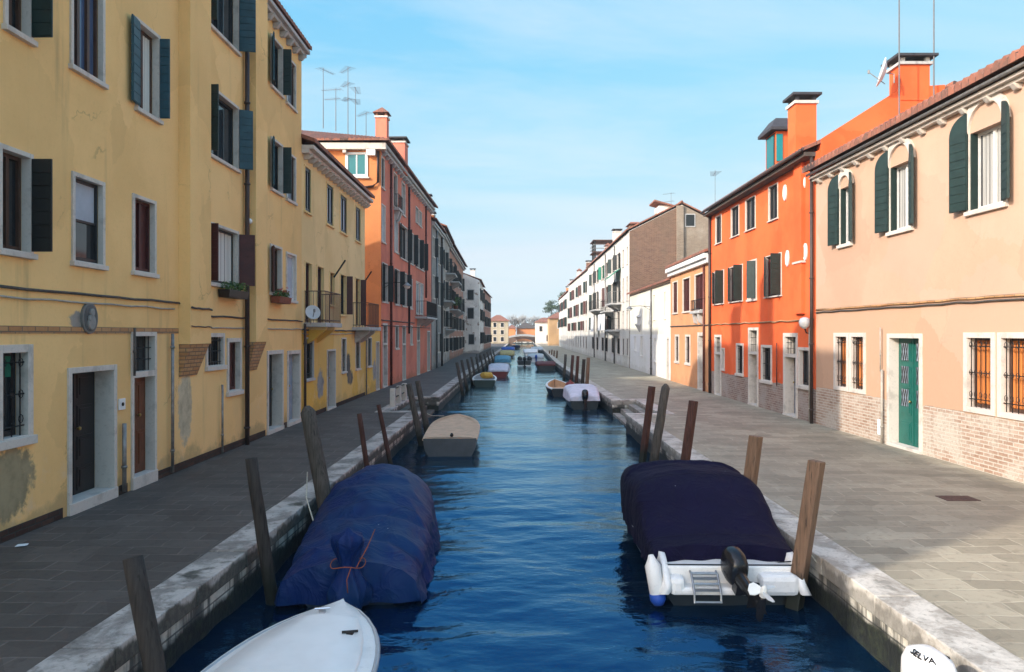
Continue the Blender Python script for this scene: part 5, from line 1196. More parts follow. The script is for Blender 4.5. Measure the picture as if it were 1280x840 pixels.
def tarp_mat(name, c, c2, c3, rough=0.55):
    t = NT(name); n = t.noise(1.6, 5, 0.6); f = t.noise(160, 2, 0.5); s = t.noise(5.5, 5, 0.65)
    col = t.mix(t.ramp(n, 0.36, 0.64), c, c2)
    col = t.mix(t.math('MULTIPLY', t.ramp(s, 0.55, 0.75), 0.5), col, c3)
    v = t.n.new("ShaderNodeTexVoronoi"); v.inputs["Scale"].default_value = 3.2; t.lk(t.co, v.inputs["Vector"])
    col = t.mix(t.ramp(v.outputs["Distance"], 0.030, 0.018), col, (0.5, 0.5, 0.5))
    x, y, z = t.sep(); fy = t.math('ABSOLUTE', t.math('SUBTRACT', t.math('FRACT', t.math('DIVIDE', t.math('ADD', y, t.math('MULTIPLY', n, 0.06)), 1.18)), 0.5))
    seam = t.ramp(fy, 0.018, 0.008); col = t.mix(t.math('MULTIPLY', seam, 0.55), col, sc(c, 0.45))
    rn = t.noise(1.9, 4, 0.55, dist=1.2); rid = t.math('POWER', t.math('SUBTRACT', 1.0, t.math('ABSOLUTE', t.math('MULTIPLY', t.math('SUBTRACT', rn, 0.5), 5.0)), clamp=True), 3.0)
    bp = t.bump(rid, 0.35, 0.04); bp = t.bump(seam, 0.5, 0.01, bp)
    t.color(col); t.set("Roughness", rough); t.set("Specular IOR Level", 0.18); t.set("Sheen Weight", 0.0)
    t.bump(t.math('ADD', t.math('MULTIPLY', f, 0.3), s), 0.25, 0.012, bp); return t.m
M['tarp_blue'] = tarp_mat('blue_tarpaulin', (0.0014, 0.016, 0.088), (0.0026, 0.026, 0.092), (0.006, 0.032, 0.08))
M['tarp_navy'] = tarp_mat('navy_canvas', (0.0026, 0.0018, 0.017), (0.0035, 0.0024, 0.021), (0.0045, 0.0032, 0.025), 0.9)
M['tarp_far_blue'] = simple('far_blue_tarp', (0.015, 0.07, 0.35), 0.6, 0.2, 4)

def bshape(t, W, blunt=2.4, tr=0.86, mid=0.42):
    if t <= mid: return W/2*(tr + (1-tr)*math.sin(t/mid*math.pi/2))
    return W/2*max(0.0, 1-((t-mid)/(1-mid))**blunt)**0.8
def hull(e, L, W, g, mat, inner=None, deck=None, blunt=2.4, tr=0.86, sheer=0.22, n=26, floor=0.06, rub='gel_grey', deckz=-0.02, name='hull', thwarts=True):
    """open or decked hull, stern at y=0, bow at y=L, waterline z=0"""
    ts = [i/n for i in range(n+1)]; rings = []
    def gz(t): return g + sheer*max(0, (t-0.35)/0.65)**2
    for t in ts:
        w = max(0.012, bshape(t, W, blunt, tr)); z = gz(t); k = 0.10*max(0, (t-0.75)/0.25)**2
        rings.append([(-w, t*L, z), (-w*0.985, t*L, z*0.66), (-w*0.93, t*L-k, z*0.30), (-w*0.74, t*L-k*2.5, -0.08), (0, t*L-k*3, -0.2), (w*0.74, t*L-k*2.5, -0.08), (w*0.93, t*L-k, z*0.30), (w*0.985, t*L, z*0.66), (w, t*L, z)])
    m = MB(); m.loft(rings); m.add(rings[0], [tuple(range(9))])
    h = m.build(name, mat, e, smooth=True)
    for p in h.data.polygons: p.use_smooth = len(p.vertices) == 4
    rl = [Vector((-bshape(t, W, blunt, tr), t*L, gz(t)-0.03)) for t in ts]; rr = [Vector((bshape(t, W, blunt, tr), t*L, gz(t)-0.03)) for t in reversed(ts)]
    if rub: MB().tube(rl + rr[1:], 0.026, 6).build('rubbing_strake', rub, h, smooth=True)
    if deck:
        dm = MB(); rg = []
        for t in ts:
            w = max(0.006, bshape(t, W, blunt, tr)-0.008); z = gz(t)+deckz
            rg.append([(-w, t*L, z), (-w*0.9, t*L, z+0.025), (-w*0.45, t*L, z+0.045), (0, t*L, z+0.052), (w*0.45, t*L, z+0.045), (w*0.9, t*L, z+0.025), (w, t*L, z)])
        dm.loft(rg).build('deck', deck, e, smooth=True)
    if inner:
        im = MB(); rg = []; gm_ = MB()
        for t in ts:
            w = bshape(t, W, blunt, tr); wi = max(0.006, w-0.085); yy = 0.07+t*(L-0.26); z = gz(t)
            rg.append([(-wi, yy, z-0.004), (-wi*0.95, yy, z*0.5), (-wi*0.72, yy, floor), (wi*0.72, yy, floor), (wi*0.95, yy, z*0.5), (wi, yy, z-0.004)])
        im.loft(rg); im.add(rg[0], [tuple(range(6))]); im.build('inside', inner, e, smooth=False)
        gl = [[(-bshape(t, W, blunt, tr)-0.01, t*L, gz(t)+0.004), (-max(0.004, bshape(t, W, blunt, tr)-0.09), 0.07+t*(L-0.26), gz(t)+0.010)] for t in ts]
        gr = [[(-a[0], a[1], a[2]) for a in pr] for pr in gl]
        gm_.loft(gl); gm_.loft(gr); gm_.add([(-W/2*tr, 0, g+0.006), (W/2*tr, 0, g+0.006), (W/2*tr-0.09, 0.075, g+0.012), (-W/2*tr+0.09, 0.075, g+0.012)], [(0, 1, 2, 3)]); gm_.build('gunwale', rub or mat, e)
        for yy in ((0.30, 0.55) if thwarts else ()):
            w = bshape(yy, W, blunt, tr)-0.1; MB().box(-w, w, yy*L-0.12, yy*L+0.12, g*0.62, g*0.62+0.04).build('thwart', inner, e, bevel=0.01)
    return h

def cover(e, L, W, skirt, crest, mat, blunt=2.4, tr=0.86, y0=-0.06, y1=None, over=0.05, seed=1, wr=0.018, name='cover', tent=1.0, pw=2.2, ridge=0.0, n=110, k=72, flare=0.03, crease=()):
    """tarpaulin over a boat: crest(t) height of the ridge, skirt(t) height of the hem; wrinkled"""
    y1 = L+0.05 if y1 is None else y1; rings = []
    for i in range(n+1):
        t = i/n; y = y0+(y1-y0)*t; tt = min(1, max(0, y/L)); w = bshape(tt, W, blunt, tr)+over
        if tt > 0.985 or y > L: w = max(0.03, w*0.6)
        cz, sz = crest(t), skirt(t); ring = []
        ends = 1.0
        for j in range(k+1):
            s = -1+2*j/k; a = abs(s)
            if a < 0.70:
                q = a/0.70; x = w*math.sin(q*math.pi/2)**tent; z = cz - (cz-(sz+(cz-sz)*0.38))*((1-math.sqrt(max(0, 1-q**2.2))) if pw > 2 else q**pw)
                if j == 0: pass
            else:
                q = (a-0.70)/0.30; zt = sz+(cz-sz)*0.38; x = w*(1+flare*q); z = zt-(zt-sz)*q
            x = math.copysign(x, s)
            p = Vector((x*1.4, y*1.1, z*1.6+seed*7.7)); f = noise.noise(p*2.1)*1.0 + noise.noise(p*5.3)*0.45
            # long folds hanging down the sides
            hang = max(0, a-0.45)/0.55
            fold = math.sin(y*9.5 + 2.4*noise.noise(Vector((y*1.3, seed, s))))*hang*0.55 + math.sin(y*21+3*noise.noise(Vector((y*2, s*2, seed))))*hang*0.25
            rg1 = (1-abs(noise.noise(Vector((x*1.5+y*0.9+seed, y*0.8-x*0.7, z*0.5)))))**7
            d = wr*(f*(1.2-0.4*hang) + fold*1.5) + ridge*(rg1-0.25)
            nrm = Vector((math.copysign(0.35+0.65*hang, s) if a > 0.05 else 0, 0, 1-hang*0.9)).normalized()
            z_ = z + nrm.z*d; x_ = x + nrm.x*d
            for (cy, cs, cw, cd) in crease:
                dd = (y-cy-cs*abs(x))/cw; z_ -= cd*math.exp(-dd*dd)*(1-0.3*hang)
            ring.append((x_, y, max(z_, sz-0.02 if a > .98 else -1)))
        rings.append(ring)
    m = MB(); m.loft(rings)
    # stern and bow aprons
    for r_, dy in ((rings[0], -1), (rings[-1], 1)):
        hem = [(x*1.0, y+dy*(0.02+0.025*math.sin(x*14)), min(z, r_[0][2]+0.02)) for x, y, z in r_]
        mid = [((a[0]+b[0])/2, (a[1]+b[1])/2+dy*(0.015+0.02*math.sin(a[0]*17)), (a[2]+b[2])/2) for a, b in zip(r_, hem)]
        m.loft([list(r_), mid, hem])
    return m.build(name, mat, e, smooth=True)

def outboard(parent, loc, tilt=0.0, s=1.0, cowl='black_plastic', leg='black_plastic', prop='iron', turn=0.0):
    """outboard motor: cowl > badge strip; leg with anti-ventilation plate; propeller of three blades. Local y- is astern"""
    T = Matrix.Translation(loc) @ Matrix.Rotation(turn, 4, 'Z') @ Matrix.Rotation(-tilt, 4, 'X') @ Matrix.Scale(s, 4)
    def tr_(m): m.v = [tuple(T @ Vector(p)) for p in m.v]; return m
    m = MB(); rings = []
    for (z, a, b, oy) in ((-0.02, 0.10, 0.15, 0), (0.04, 0.135, 0.21, -0.02), (0.16, 0.15, 0.24, -0.03), (0.30, 0.145, 0.23, -0.035), (0.38, 0.12, 0.19, -0.03), (0.42, 0.06, 0.11, -0.02), (0.425, 0.005, 0.01, -0.02)):
        rings.append([(math.copysign(abs(math.cos(q))**0.75, math.cos(q))*a, oy-0.05+math.copysign(abs(math.sin(q))**0.75, math.sin(q))*b, z) for q in [2*math.pi*i/20 for i in range(20)]])
    m.loft(rings, closed=True, caps=True); c = tr_(m).build('outboard_motor', cowl, parent, smooth=True)
    m = MB(); m.loft([[(0.085*math.cos(q), -0.04+0.11*math.sin(q), 0.0) for q in [2*math.pi*i/12 for i in range(12)]], [(0.055*math.cos(q), -0.05+0.085*math.sin(q), -0.35) for q in [2*math.pi*i/12 for i in range(12)]], [(0.035*math.cos(q), -0.05+0.085*math.sin(q), -0.62) for q in [2*math.pi*i/12 for i in range(12)]]], closed=True, caps=True)
    m.box(-0.10, 0.10, -0.26, 0.06, -0.50, -0.485)
    m.lathe([(0.005, -0.22), (0.045, -0.14), (0.055, 0.0), (0.05, 0.14), (0.03, 0.2)], (0, -0.08, -0.66), 12, (0, 1, 0))
    m.add([(0, -0.02, -0.70), (0.006, -0.14, -0.70), (0, -0.10, -0.84), (-0.006, -0.14, -0.70)], [(0, 1, 2), (0, 3, 2), (1, 2, 3), (0, 1, 3)])
    m.box(-0.08, 0.08, 0.02, 0.16, -0.12, 0.02)
    tr_(m).build('leg', leg, c, smooth=False)
    m = MB(); m.lathe([(0.045, -0.06), (0.05, 0.0), (0.035, 0.07), (0.01, 0.1)], (0, -0.30, -0.66), 12, (0, -1, 0))
    for kk in range(3):
        a = kk*2.094+0.5; rad = Vector((math.cos(a), 0, math.sin(a))); tan = Vector((-math.sin(a), 0, math.cos(a))); c0 = Vector((0, -0.31, -0.66))
        pr = [(0.03, 0.03), (0.09, 0.075), (0.15, 0.085), (0.185, 0.04), (0.185, -0.03), (0.14, -0.065), (0.08, -0.05), (0.03, -0.03)]
        f1 = [c0+rad*r_+tan*t_+Vector((0, t_*0.55, 0)) for r_, t_ in pr]; f2 = [p+Vector((0, -0.012, 0)) for p in f1]; N_ = len(pr)
        m.add(f1+f2, [tuple(range(N_)), tuple(range(N_, 2*N_))]+[(i, (i+1) % N_, N_+(i+1) % N_, N_+i) for i in range(N_)])
    tr_(m).build('propeller', prop, c)
    return c, T

# 1 --- blue tarpaulin boat on the left
bl = empty('covered_boat', (-1.98, 8.75, WZ), 'boat shrouded in a bright blue tarpaulin tied with orange cord by the left kerb', 'boat', rz=R(4.0))
hull(bl, 5.05, 1.46, 0.24, 'gel_dark', deck='gel_white', sheer=0.1)
def cr1(t): 
    x = t*5.3
    return 0.60 + 0.46*math.exp(-((t-0.60)/0.30)**2) - 0.25*max(0, (t-0.8)/0.2)**2 - 0.10*math.exp(-((t-0.02)/0.06)**2)
tb = cover(bl, 5.1, 1.66, lambda t: 0.0, cr1, 'tarp_blue', over=0.05, seed=2, wr=0.026, blunt=2.7, tr=0.9, pw=1.6, ridge=0.03, flare=0.10, n=150, k=96, crease=((1.35, 0.25, 0.10, 0.045), (0.75, -0.3, 0.12, 0.06), (2.4, 0.15, 0.16, 0.03)))
# the hump of the covered outboard motor over the stern
m = MB(); rings = []
for i in range(19):
    f = i/18; z = 0.02+0.92*f; rr = 0.20+0.05*math.sin(f*9)-0.09*f if f < 0.93 else 0.07*(1-f)/0.07+0.005
    rings.append([((rr*(1+0.16*math.sin(q*5+f*4)+0.08*math.sin(q*9-f*6)))*math.cos(q), -0.16+(rr*0.95*(1+0.14*math.sin(q*6+f*3)))*math.sin(q), z) for q in [2*math.pi*j/48 for j in range(48)]])
m.loft(rings, closed=True, caps=True).build('motor_cover', 'tarp_blue', bl, smooth=True)
m = MB(); m.tube([(0.20*math.cos(q), -0.16+0.21*math.sin(q), 0.52+0.02*math.sin(3*q)) for q in [2*math.pi*j/24 for j in range(25)]], 0.006, 5)
m.tube([(0.06, -0.36, 0.52), (0.02, -0.385, 0.40), (0.03, -0.38, 0.25)], 0.006, 5); m.tube([(0.12, -0.32, 0.52), (0.22, -0.12, 0.70), (0.26, 0.25, 0.80)], 0.006, 5); m.build('cord', 'rope_orange', bl, smooth=True)

# 2 --- white decked boat, bow towards us
wb = empty('white_boat', (-2.20, 3.1, WZ), 'white decked boat whose blunt bow rises from the bottom edge of the photo', 'boat', rz=R(-5.5))
hull(wb, 4.45, 1.50, 0.36, 'gel_white', deck='gel_white', blunt=3.6, sheer=0.10, rub='gel_grey', tr=0.9)
dm_ = simple('raised_deck_white', (0.80, 0.77, 0.73), 0.35, 0.1, 3, bump=0.02)
m = MB(); rg = []
for i in range(19):
    t = 0.10+0.80*i/18; w = max(0.03, bshape(t, 1.50, 3.6, 0.9)-0.13); z = 0.36+0.10*max(0, (t-.35)/.65)**2+0.03
    rg.append([(-w, t*4.45, z-0.02), (-w*0.97, t*4.45, z+0.012), (-w*0.5, t*4.45, z+0.028), (0, t*4.45, z+0.034), (w*0.5, t*4.45, z+0.028), (w*0.97, t*4.45, z+0.012), (w, t*4.45, z-0.02)])
m.loft(rg); m.add(rg[-1], [tuple(range(7))]); m.build('deck_panel', dm_, wb, smooth=True)
for (x, y) in ((-0.10, 4.12), (0.33, 3.66), (-0.62, 2.7)):
    z = 0.36+0.10*max(0, (y/4.45-.35)/.65)**2+0.035
    m = MB(); m.tube([(x-0.07, y-0.02, z+0.035), (x+0.07, y+0.02, z+0.035)], 0.012, 6); m.box(x-0.03, x+0.03, y-0.02, y+0.02, z-0.03, z+0.035); m.build('cleat', 'chrome' if y > 4 else 'iron', wb)
MB().lathe([(0.03, 0), (0.03, 0.02), (0.001, 0.022)], (-0.05, 3.66, 0.425), 12).build('deck_filler', 'iron', wb)

# 3 --- navy covered motorboat on the right
nb = empty('motorboat', (2.50, 8.62, WZ), 'white motorboat under a navy canvas cover with a tilted outboard by the right kerb', 'boat', rz=R(-1.0))
hull(nb, 5.4, 1.74, 0.50, 'gel_dark', deck='gel_white', blunt=2.5, tr=0.93, deckz=-0.06)
def cr3(t):
    y = -0.0+t*5.3
    def sm(a, b, x): 
        q = min(1, max(0, (x-a)/(b-a))); return q*q*(3-2*q)
    return 0.66 + 0.60*sm(0.2, 1.75, y) - 0.20*sm(2.6, 3.2, y) - 0.36*sm(3.2, 5.3, y) + 0.03*math.sin(y*2.1)
cover(nb, 5.4, 1.74, lambda t: 0.30+0.02*math.sin(t*31), cr3, 'tarp_navy', y0=0.22, over=0.045, seed=5, wr=0.020, blunt=2.5, tr=0.93, n=140, k=90, tent=0.9, flare=-0.02, crease=((2.62, 0.0, 0.05, -0.035),))
# transom deck: two rounded corner pods, motor well, ladder, swim step
for sg in (-1, 1):
    m = MB(); rings = []
    for i in range(9):
        f = i/8; y = -0.22+0.62*f; hh = 0.34+0.25*math.sin(min(1, f*1.3)*math.pi/2)
        w0 = 0.66; w1 = 0.865
        rings.append([(sg*(w0+0.10*(1-f)), y, 0.215), (sg*(w0+0.02+0.05*(1-f)), y, hh*0.75), (sg*(w0+0.07), y, hh*0.98), (sg*(w0+0.14), y, hh), (sg*(w1-0.06), y, hh*0.92), (sg*w1, y, hh*0.62), (sg*w1, y, 0.215)])
    m.loft(rings, caps=True).build('stern_pod', 'gel_white', nb, smooth=True)
m = MB(); m.box(-0.72, 0.32, -0.21, 0.30, 0.20, 0.29); sp = m.build('swim_platform', 'gel_white', nb, bevel=0.03); MB().box(0.30, 0.74, -0.215, 0.36, 0.19, 0.43).build('stern_seat', 'gel_white', nb, bevel=0.06); MB().box(-0.74, -0.56, -0.215, 0.36, 0.19, 0.40).build('stern_locker', 'gel_white', nb, bevel=0.06)
MB().box(-0.76, 0.76, -0.04, 0.01, 0.22, 0.485).build('transom', 'gel_white', nb, bevel=0.02)
m = MB(); 
for x in (-0.48, -0.18): m.tube([(x, 0.05, 0.44), (x, -0.12, 0.42), (x, -0.28, 0.26), (x, -0.30, 0.15)], 0.014, 8)
for (y, z) in ((-0.10, 0.42), (-0.22, 0.34), (-0.30, 0.16)): m.tube([(-0.48, y, z), (-0.18, y, z)], 0.015, 8)
for (y, z) in ((-0.15, 0.38), (-0.25, 0.28)): m.box(-0.47, -0.19, y-0.03, y+0.03, z-0.008, z+0.008)
m.build('boarding_ladder', 'steel_dull', nb, smooth=False)
cw_, T3 = outboard(nb, (0.02, -0.30, 0.42), tilt=R(72), s=0.84, turn=R(8), prop='prop_white')
m = MB(); m.tube([(0.04, -0.1, 0.34), (0.30, -0.12, 0.30), (0.38, -0.14, 0.31)], 0.022, 6); m.lathe([(0.001, -0.05), (0.045, -0.04), (0.045, 0.04), (0.001, 0.05)], (0.40, -0.14, 0.31), 10, (0, 1, 0)); m.build('motor_hose', 'black_plastic', nb)
m = MB(); m.tube([(0.80, -0.02, 0.55), (0.70, 0.1, 0.50), (0.55, 0.2, 0.46), (0.72, -0.1, 0.40), (0.82, -0.16, 0.33)], 0.008, 5); m.build('cord', 'iron', nb, smooth=True)
m = MB(); m.tube([(-0.30, 0.28, 0.50), (-0.22, 0.24, 0.40), (-0.14, 0.28, 0.50)], 0.012, 5); m.tube([(0.4, 0.27, 0.48), (0.55, 0.25, 0.52)], 0.008, 5); m.build('lashing', 'rope', nb, smooth=True)
m = MB(); m.lathe([(0.001, -0.30), (0.03, -0.28), (0.055, -0.22), (0.085, -0.18), (0.09, 0.15), (0.05, 0.22), (0.03, 0.27), (0.001, 0.275)], (-0.90, -0.10, 0.36), 16, (-0.15, 0.1, 1)); fd = m.build('fender', 'gel_white', nb, smooth=True)
MB().lathe([(0.055, -0.30), (0.092, -0.24), (0.092, -0.17), (0.06, -0.16)], (-0.90, -0.10, 0.36), 16, (-0.15, 0.1, 1)).build('fender_cap', 'tarp_far_blue', fd, smooth=True)
MB().tube([(0.84, 0.0, 0.5), (0.95, 0.08, 0.62), (1.06, 0.0, 0.45)], 0.009, 5).build('mooring_line', 'rope', nb, smooth=True)

MB().tube([(-0.80, 1.9, 0.45), (-1.0, 2.3, 0.75), (-1.08, 2.75, 1.05)], 0.011, 5).build('mooring_line', 'rope', bl, smooth=True)
# 4 --- beige open boat on the left
bb = empty('flat_boat', (-1.75, 19.2, WZ), 'low boat with a flat beige top and no motor behind the blue tarpaulin boat', 'boat', rz=R(2))
hull(bb, 4.6, 1.46, 0.46, 'gel_hull', inner='gel_beige', blunt=3.4, tr=0.95, sheer=0.14, rub='gel_beige', floor=0.42, thwarts=False)
m = MB(); rg = []
for i in range(9):
    t = 0.045+0.94*i/8; w = max(0.03, bshape(t, 1.46, 3.4, 0.95)-0.035); z = 0.475+0.14*max(0, (t-0.35)/0.65)**2
    rg.append([(-w, t*4.6, z), (-w*0.9, t*4.6, z-0.012), (-w*0.4, t*4.6, z-0.05*math.sin(math.pi*min(1, t*1.05))), (0.02, t*4.6, z-0.055*math.sin(math.pi*min(1, t*1.05))+0.01*(i % 2)), (w*0.45, t*4.6, z-0.045*math.sin(math.pi*min(1, t*1.05))), (w*0.9, t*4.6, z-0.012), (w, t*4.6, z)])
m.loft(rg).build('canvas_top', 'gel_beige', bb, smooth=True)
MB().tube([(-0.4, 3.9, 0.62), (-0.75, 3.6, 0.66), (-0.95, 3.25, 0.80)], 0.011, 5).build('mooring_line', 'rope', bb, smooth=True)
MB().lathe([(0.03, 0), (0.05, 0.05), (0.02, 0.1)], (0.05, 0.04, 0.5), 10).build('rowlock', 'iron', bb)

def far_boat(name, label, x, y, L, W, hullm, g=0.42, rz=0, cov=None, ch=0.75, inner=None, deck=None, motor=None, motor_tilt=0.0, rub='gel_white', extra=None, sk=0.25):
    e = empty(name, (x, y, WZ), label, 'boat', rz=R(rz))
    hull(e, L, W, g, hullm, inner=inner, deck=deck if not inner else None, rub=rub, n=18)
    if cov: cover(e, L, W, lambda t: sk, lambda t: g+0.15+(ch-g-0.15)*math.sin(min(1, t*1.25)*math.pi)**0.6 if t < 0.8 else g+0.12, cov, n=44, k=28, wr=0.02, seed=int(y))
    if motor: outboard(e, (0, -0.12, g+0.02), R(motor_tilt), 0.95, cowl=motor, leg=motor)
    return e
# right bank, white motorboat with a black motor, then its neighbour
fb_ = far_boat('motorboat', 'white covered motorboat with a black outboard beyond the right water steps', 2.85, 30.9, 4.8, 1.36, 'gel_dark', cov='tarp_white', ch=0.95, motor='black_plastic', motor_tilt=20, deck='gel_white', sk=0.36)
fb2 = far_boat('open_boat', 'open dark boat with a cream inside and a red bag past the white motorboat', 2.35, 37.2, 4.4, 1.35, 'gel_dark', inner='gel_beige', rz=3)
e = empty('bag', (2.75, 37.9, WZ+0.42), 'red bag lying in the open dark boat', 'bag'); m = MB(); m.lathe([(0.02, 0), (0.20, 0.02), (0.26, 0.14), (0.2, 0.27), (0.05, 0.33), (0.06, 0.40)], (0, 0, 0), 14); m.build('sack', 'gel_red', e, smooth=True)
far_boat('open_boat', 'dark green open boat with a yellow bundle at the first row of left bank poles', -1.95, 44.0, 5.0, 1.5, 'gel_green', inner='gel_grey', rz=2)
e = empty('bundle', (-1.9, 46.6, WZ+0.30), 'yellow tarpaulin bundle in the dark green open boat', 'bundle'); rg_ = random.Random(3); m = MB(); m.loft([[((0.38*math.sin(f*3.14)**0.5+0.01)*(1+0.12*math.sin(5*q+f*7))*math.cos(q), (0.34*math.sin(f*3.14)**0.5+0.01)*(1+0.12*math.sin(4*q+f*5))*math.sin(q), 0.42*(1-math.cos(f*3.14))/2+0.05) for q in [2*math.pi*j/24 for j in range(24)]] for f in [i/10 for i in range(11)]], closed=True, caps=True); m.build('tarpaulin', simple('yellow_tarp', (0.60, 0.36, 0.06), 0.7, 0.2, 4), e, smooth=True)
far_boat('covered_boat', 'grey covered boat with a red stern on the left bank', -1.35, 53.6, 5.4, 1.5, 'gel_red', cov='tarp_white', ch=0.95, deck='gel_white', rub='gel_dark', sk=0.42)
far_boat('covered_boat', 'pale blue covered boat farther along the left bank', -1.5, 76, 5.2, 1.7, 'gel_white', cov='gel_blue', ch=0.9, deck='gel_white', sk=0.2)
far_boat('covered_boat', 'straw yellow covered boat beyond the pale blue one', -1.3, 97, 5.5, 1.9, 'gel_dark', cov='gel_yellow', ch=1.0, deck='gel_white', sk=0.3)
far_boat('covered_boat', 'vivid blue covered boat farthest along the left bank', -1.5, 122, 7.5, 2.2, 'gel_dark', cov='tarp_far_blue', ch=1.0, deck='gel_white', sk=0.5)
far_boat('covered_boat', 'small navy covered boat near the left foot of the bridge', -0.2, 150, 5.5, 1.7, 'gel_dark', cov='tarp_navy', ch=0.85, deck='gel_white', sk=0.3)
mv = far_boat('motorboat', 'black motorboat with a white waterline heading away in mid canal', 0.75, 71.5, 5.5, 1.45, 'gel_dark', inner='gel_grey', motor='black_plastic', g=0.55)
m = MB(); m.box(-0.62, 0.62, -0.03, 0.02, 0.02, 0.14); m.build('stern_stripe', 'gel_white', mv)
for x in (-0.45, 0.5): MB().lathe([(0.02, 0), (0.22, 0.05), (0.25, 0.35), (0.12, 0.5), (0.001, 0.55)], (x, 0.7, 0.45), 12).build('seat', 'gel_dark', mv, smooth=True)
far_boat('motorboat', 'black boat with a red cover in the shade below the right bank poles', 2.55, 63.5, 5.6, 1.7, 'gel_dark', cov='gel_maroon', ch=0.75, deck='gel_dark', rub='gel_dark', sk=0.4)
far_boat('motorboat', 'pale grey motorboat with a blue covered motor ahead of the black boat', 2.15, 82, 5.5, 1.8, 'gel_white', cov='gel_grey', ch=0.95, deck='gel_white', motor='tarp_far_blue', sk=0.4)
far_boat('motorboat', 'white cabin boat beyond the pale grey motorboat', 2.0, 104, 6.5, 2.0, 'gel_white', cov='cloth_white', ch=1.0, deck='gel_white', sk=0.5)
far_boat('covered_boat', 'grey canopied boat near the right foot of the bridge', 3.3, 118, 6.0, 1.9, 'gel_dark', cov='gel_grey', ch=1.05, deck='gel_white', sk=0.6)

# outboard of a boat moored under the viewer, its white cowl with the maker's letters
ob = empty('motorboat', (2.84, 5.05, WZ), 'boat at the bottom right corner showing only its white outboard cowl', 'boat', rz=R(180))
hull(ob, 4.6, 1.1, 0.40, 'gel_white', inner='gel_grey', tr=0.9)
c5, T5 = outboard(ob, (-0.16, -0.22, 0.48), 0.0, 1.0, cowl='gel_white', leg='gel_grey')
fc = bpy.data.curves.new("cowl_lettering", 'FONT'); fc.body = "SELVA"; fc.size = 0.062; fc.extrude = 0.002; fc.align_x = 'CENTER'
to = bpy.data.objects.new("cowl_lettering", fc); COL.objects.link(to)
bpy.context.view_layer.update(); dg = bpy.context.evaluated_depsgraph_get(); tm = bpy.data.meshes.new_from_object(to.evaluated_get(dg)); bpy.data.objects.remove(to)
bm = bmesh.new(); bm.from_mesh(tm); bmesh.ops.subdivide_edges(bm, edges=bm.edges[:], cuts=2)
for v in bm.verts:   # wrap the word round the shoulder of the cowl
    x, y, z = v.co; a = R(26) + x/0.118; rr = 0.128 - y*0.72
    v.co = Vector((rr*math.cos(a)*0.96, -0.08+rr*1.45*math.sin(a), 0.383 + y*0.58 + z*2 + 0.006))
bm.to_mesh(tm); bm.free(); tm.transform(T5); tm.materials.append(M['iron']); lt = bpy.data.objects.new("cowl_lettering", tm); COL.objects.link(lt); lt.parent = c5
m = MB(); m.lathe([(0.02, 0.385), (0.035, 0.391), (0.035, 0.396), (0.012, 0.397)], (-0.075, -0.02, 0.0), 14); m.v = [tuple(T5 @ Vector(p)) for p in m.v]; m.build('cowl_latch', 'iron', c5)

# ============================================================ MOORING POLES
M['pole_dark'] = simple('weathered_dark_pole', (0.040, 0.032, 0.027), 0.85, 0.5, 5, stretch=(8, 8, 0.7), bump=0.6)
M['pole_grey'] = simple('weathered_grey_pole', (0.095, 0.080, 0.066), 0.9, 0.55, 5, stretch=(8, 8, 0.7), bump=0.6)
M['pole_rust'] = simple('rust_red_pole', (0.085, 0.032, 0.022), 0.85, 0.5, 5, stretch=(8, 8, 0.7), bump=0.5)
M['pole_brown'] = simple('brown_painted_pole', (0.175, 0.100, 0.058), 0.6, 0.35, 4, stretch=(8, 8, 0.6), bump=0.25)
for k_ in ('pole_dark', 'pole_grey', 'pole_rust', 'pole_brown'):   # weed and wet wood at the waterline, splits along the grain
    m_ = M[k_]; nt = m_.node_tree; b_ = nt.nodes['Principled BSDF']; src = b_.inputs['Base Color'].links[0].from_socket
    co_ = nt.nodes.new('ShaderNodeTexCoord'); sp_ = nt.nodes.new('ShaderNodeSeparateXYZ'); nt.links.new(co_.outputs['Object'], sp_.inputs[0])
    n_ = nt.nodes.new('ShaderNodeTexNoise'); n_.inputs['Scale'].default_value = 7; nt.links.new(co_.outputs['Object'], n_.inputs['Vector'])
    ad = nt.nodes.new('ShaderNodeMath'); ad.operation = 'MULTIPLY_ADD'; ad.inputs[1].default_value = 0.5; nt.links.new(n_.outputs['Fac'], ad.inputs[0]); nt.links.new(sp_.outputs[2], ad.inputs[2])
    mr = nt.nodes.new('ShaderNodeMapRange'); mr.inputs[1].default_value = 0.75; mr.inputs[2].default_value = 0.45; nt.links.new(ad.outputs[0], mr.inputs[0])
    mxx = nt.nodes.new('ShaderNodeMix'); mxx.data_type = 'RGBA'; nt.links.new(mr.outputs[0], mxx.inputs[0]); nt.links.new(src, mxx.inputs[6]); mxx.inputs[7].default_value = (0.012, 0.014, 0.008, 1)
    w_n = nt.nodes.new('ShaderNodeTexNoise'); w_n.inputs['Scale'].default_value = 3; w_n.inputs['Detail'].default_value = 6; mpp = nt.nodes.new('ShaderNodeMapping'); mpp.inputs['Scale'].default_value = (16, 16, 0.5); nt.links.new(co_.outputs['Object'], mpp.inputs[0]); nt.links.new(mpp.outputs[0], w_n.inputs['Vector'])
    m2 = nt.nodes.new('ShaderNodeMapRange'); m2.inputs[1].default_value = 0.58; m2.inputs[2].default_value = 0.66; nt.links.new(w_n.outputs['Fac'], m2.inputs[0])
    m3 = nt.nodes.new('ShaderNodeMix'); m3.data_type = 'RGBA'; m3.blend_type = 'MULTIPLY'; nt.links.new(m2.outputs[0], m3.inputs[0]); nt.links.new(mxx.outputs[2], m3.inputs[6]); m3.inputs[7].default_value = (0.4, 0.38, 0.36, 1)
    nt.links.new(m3.outputs[2], b_.inputs['Base Color'])
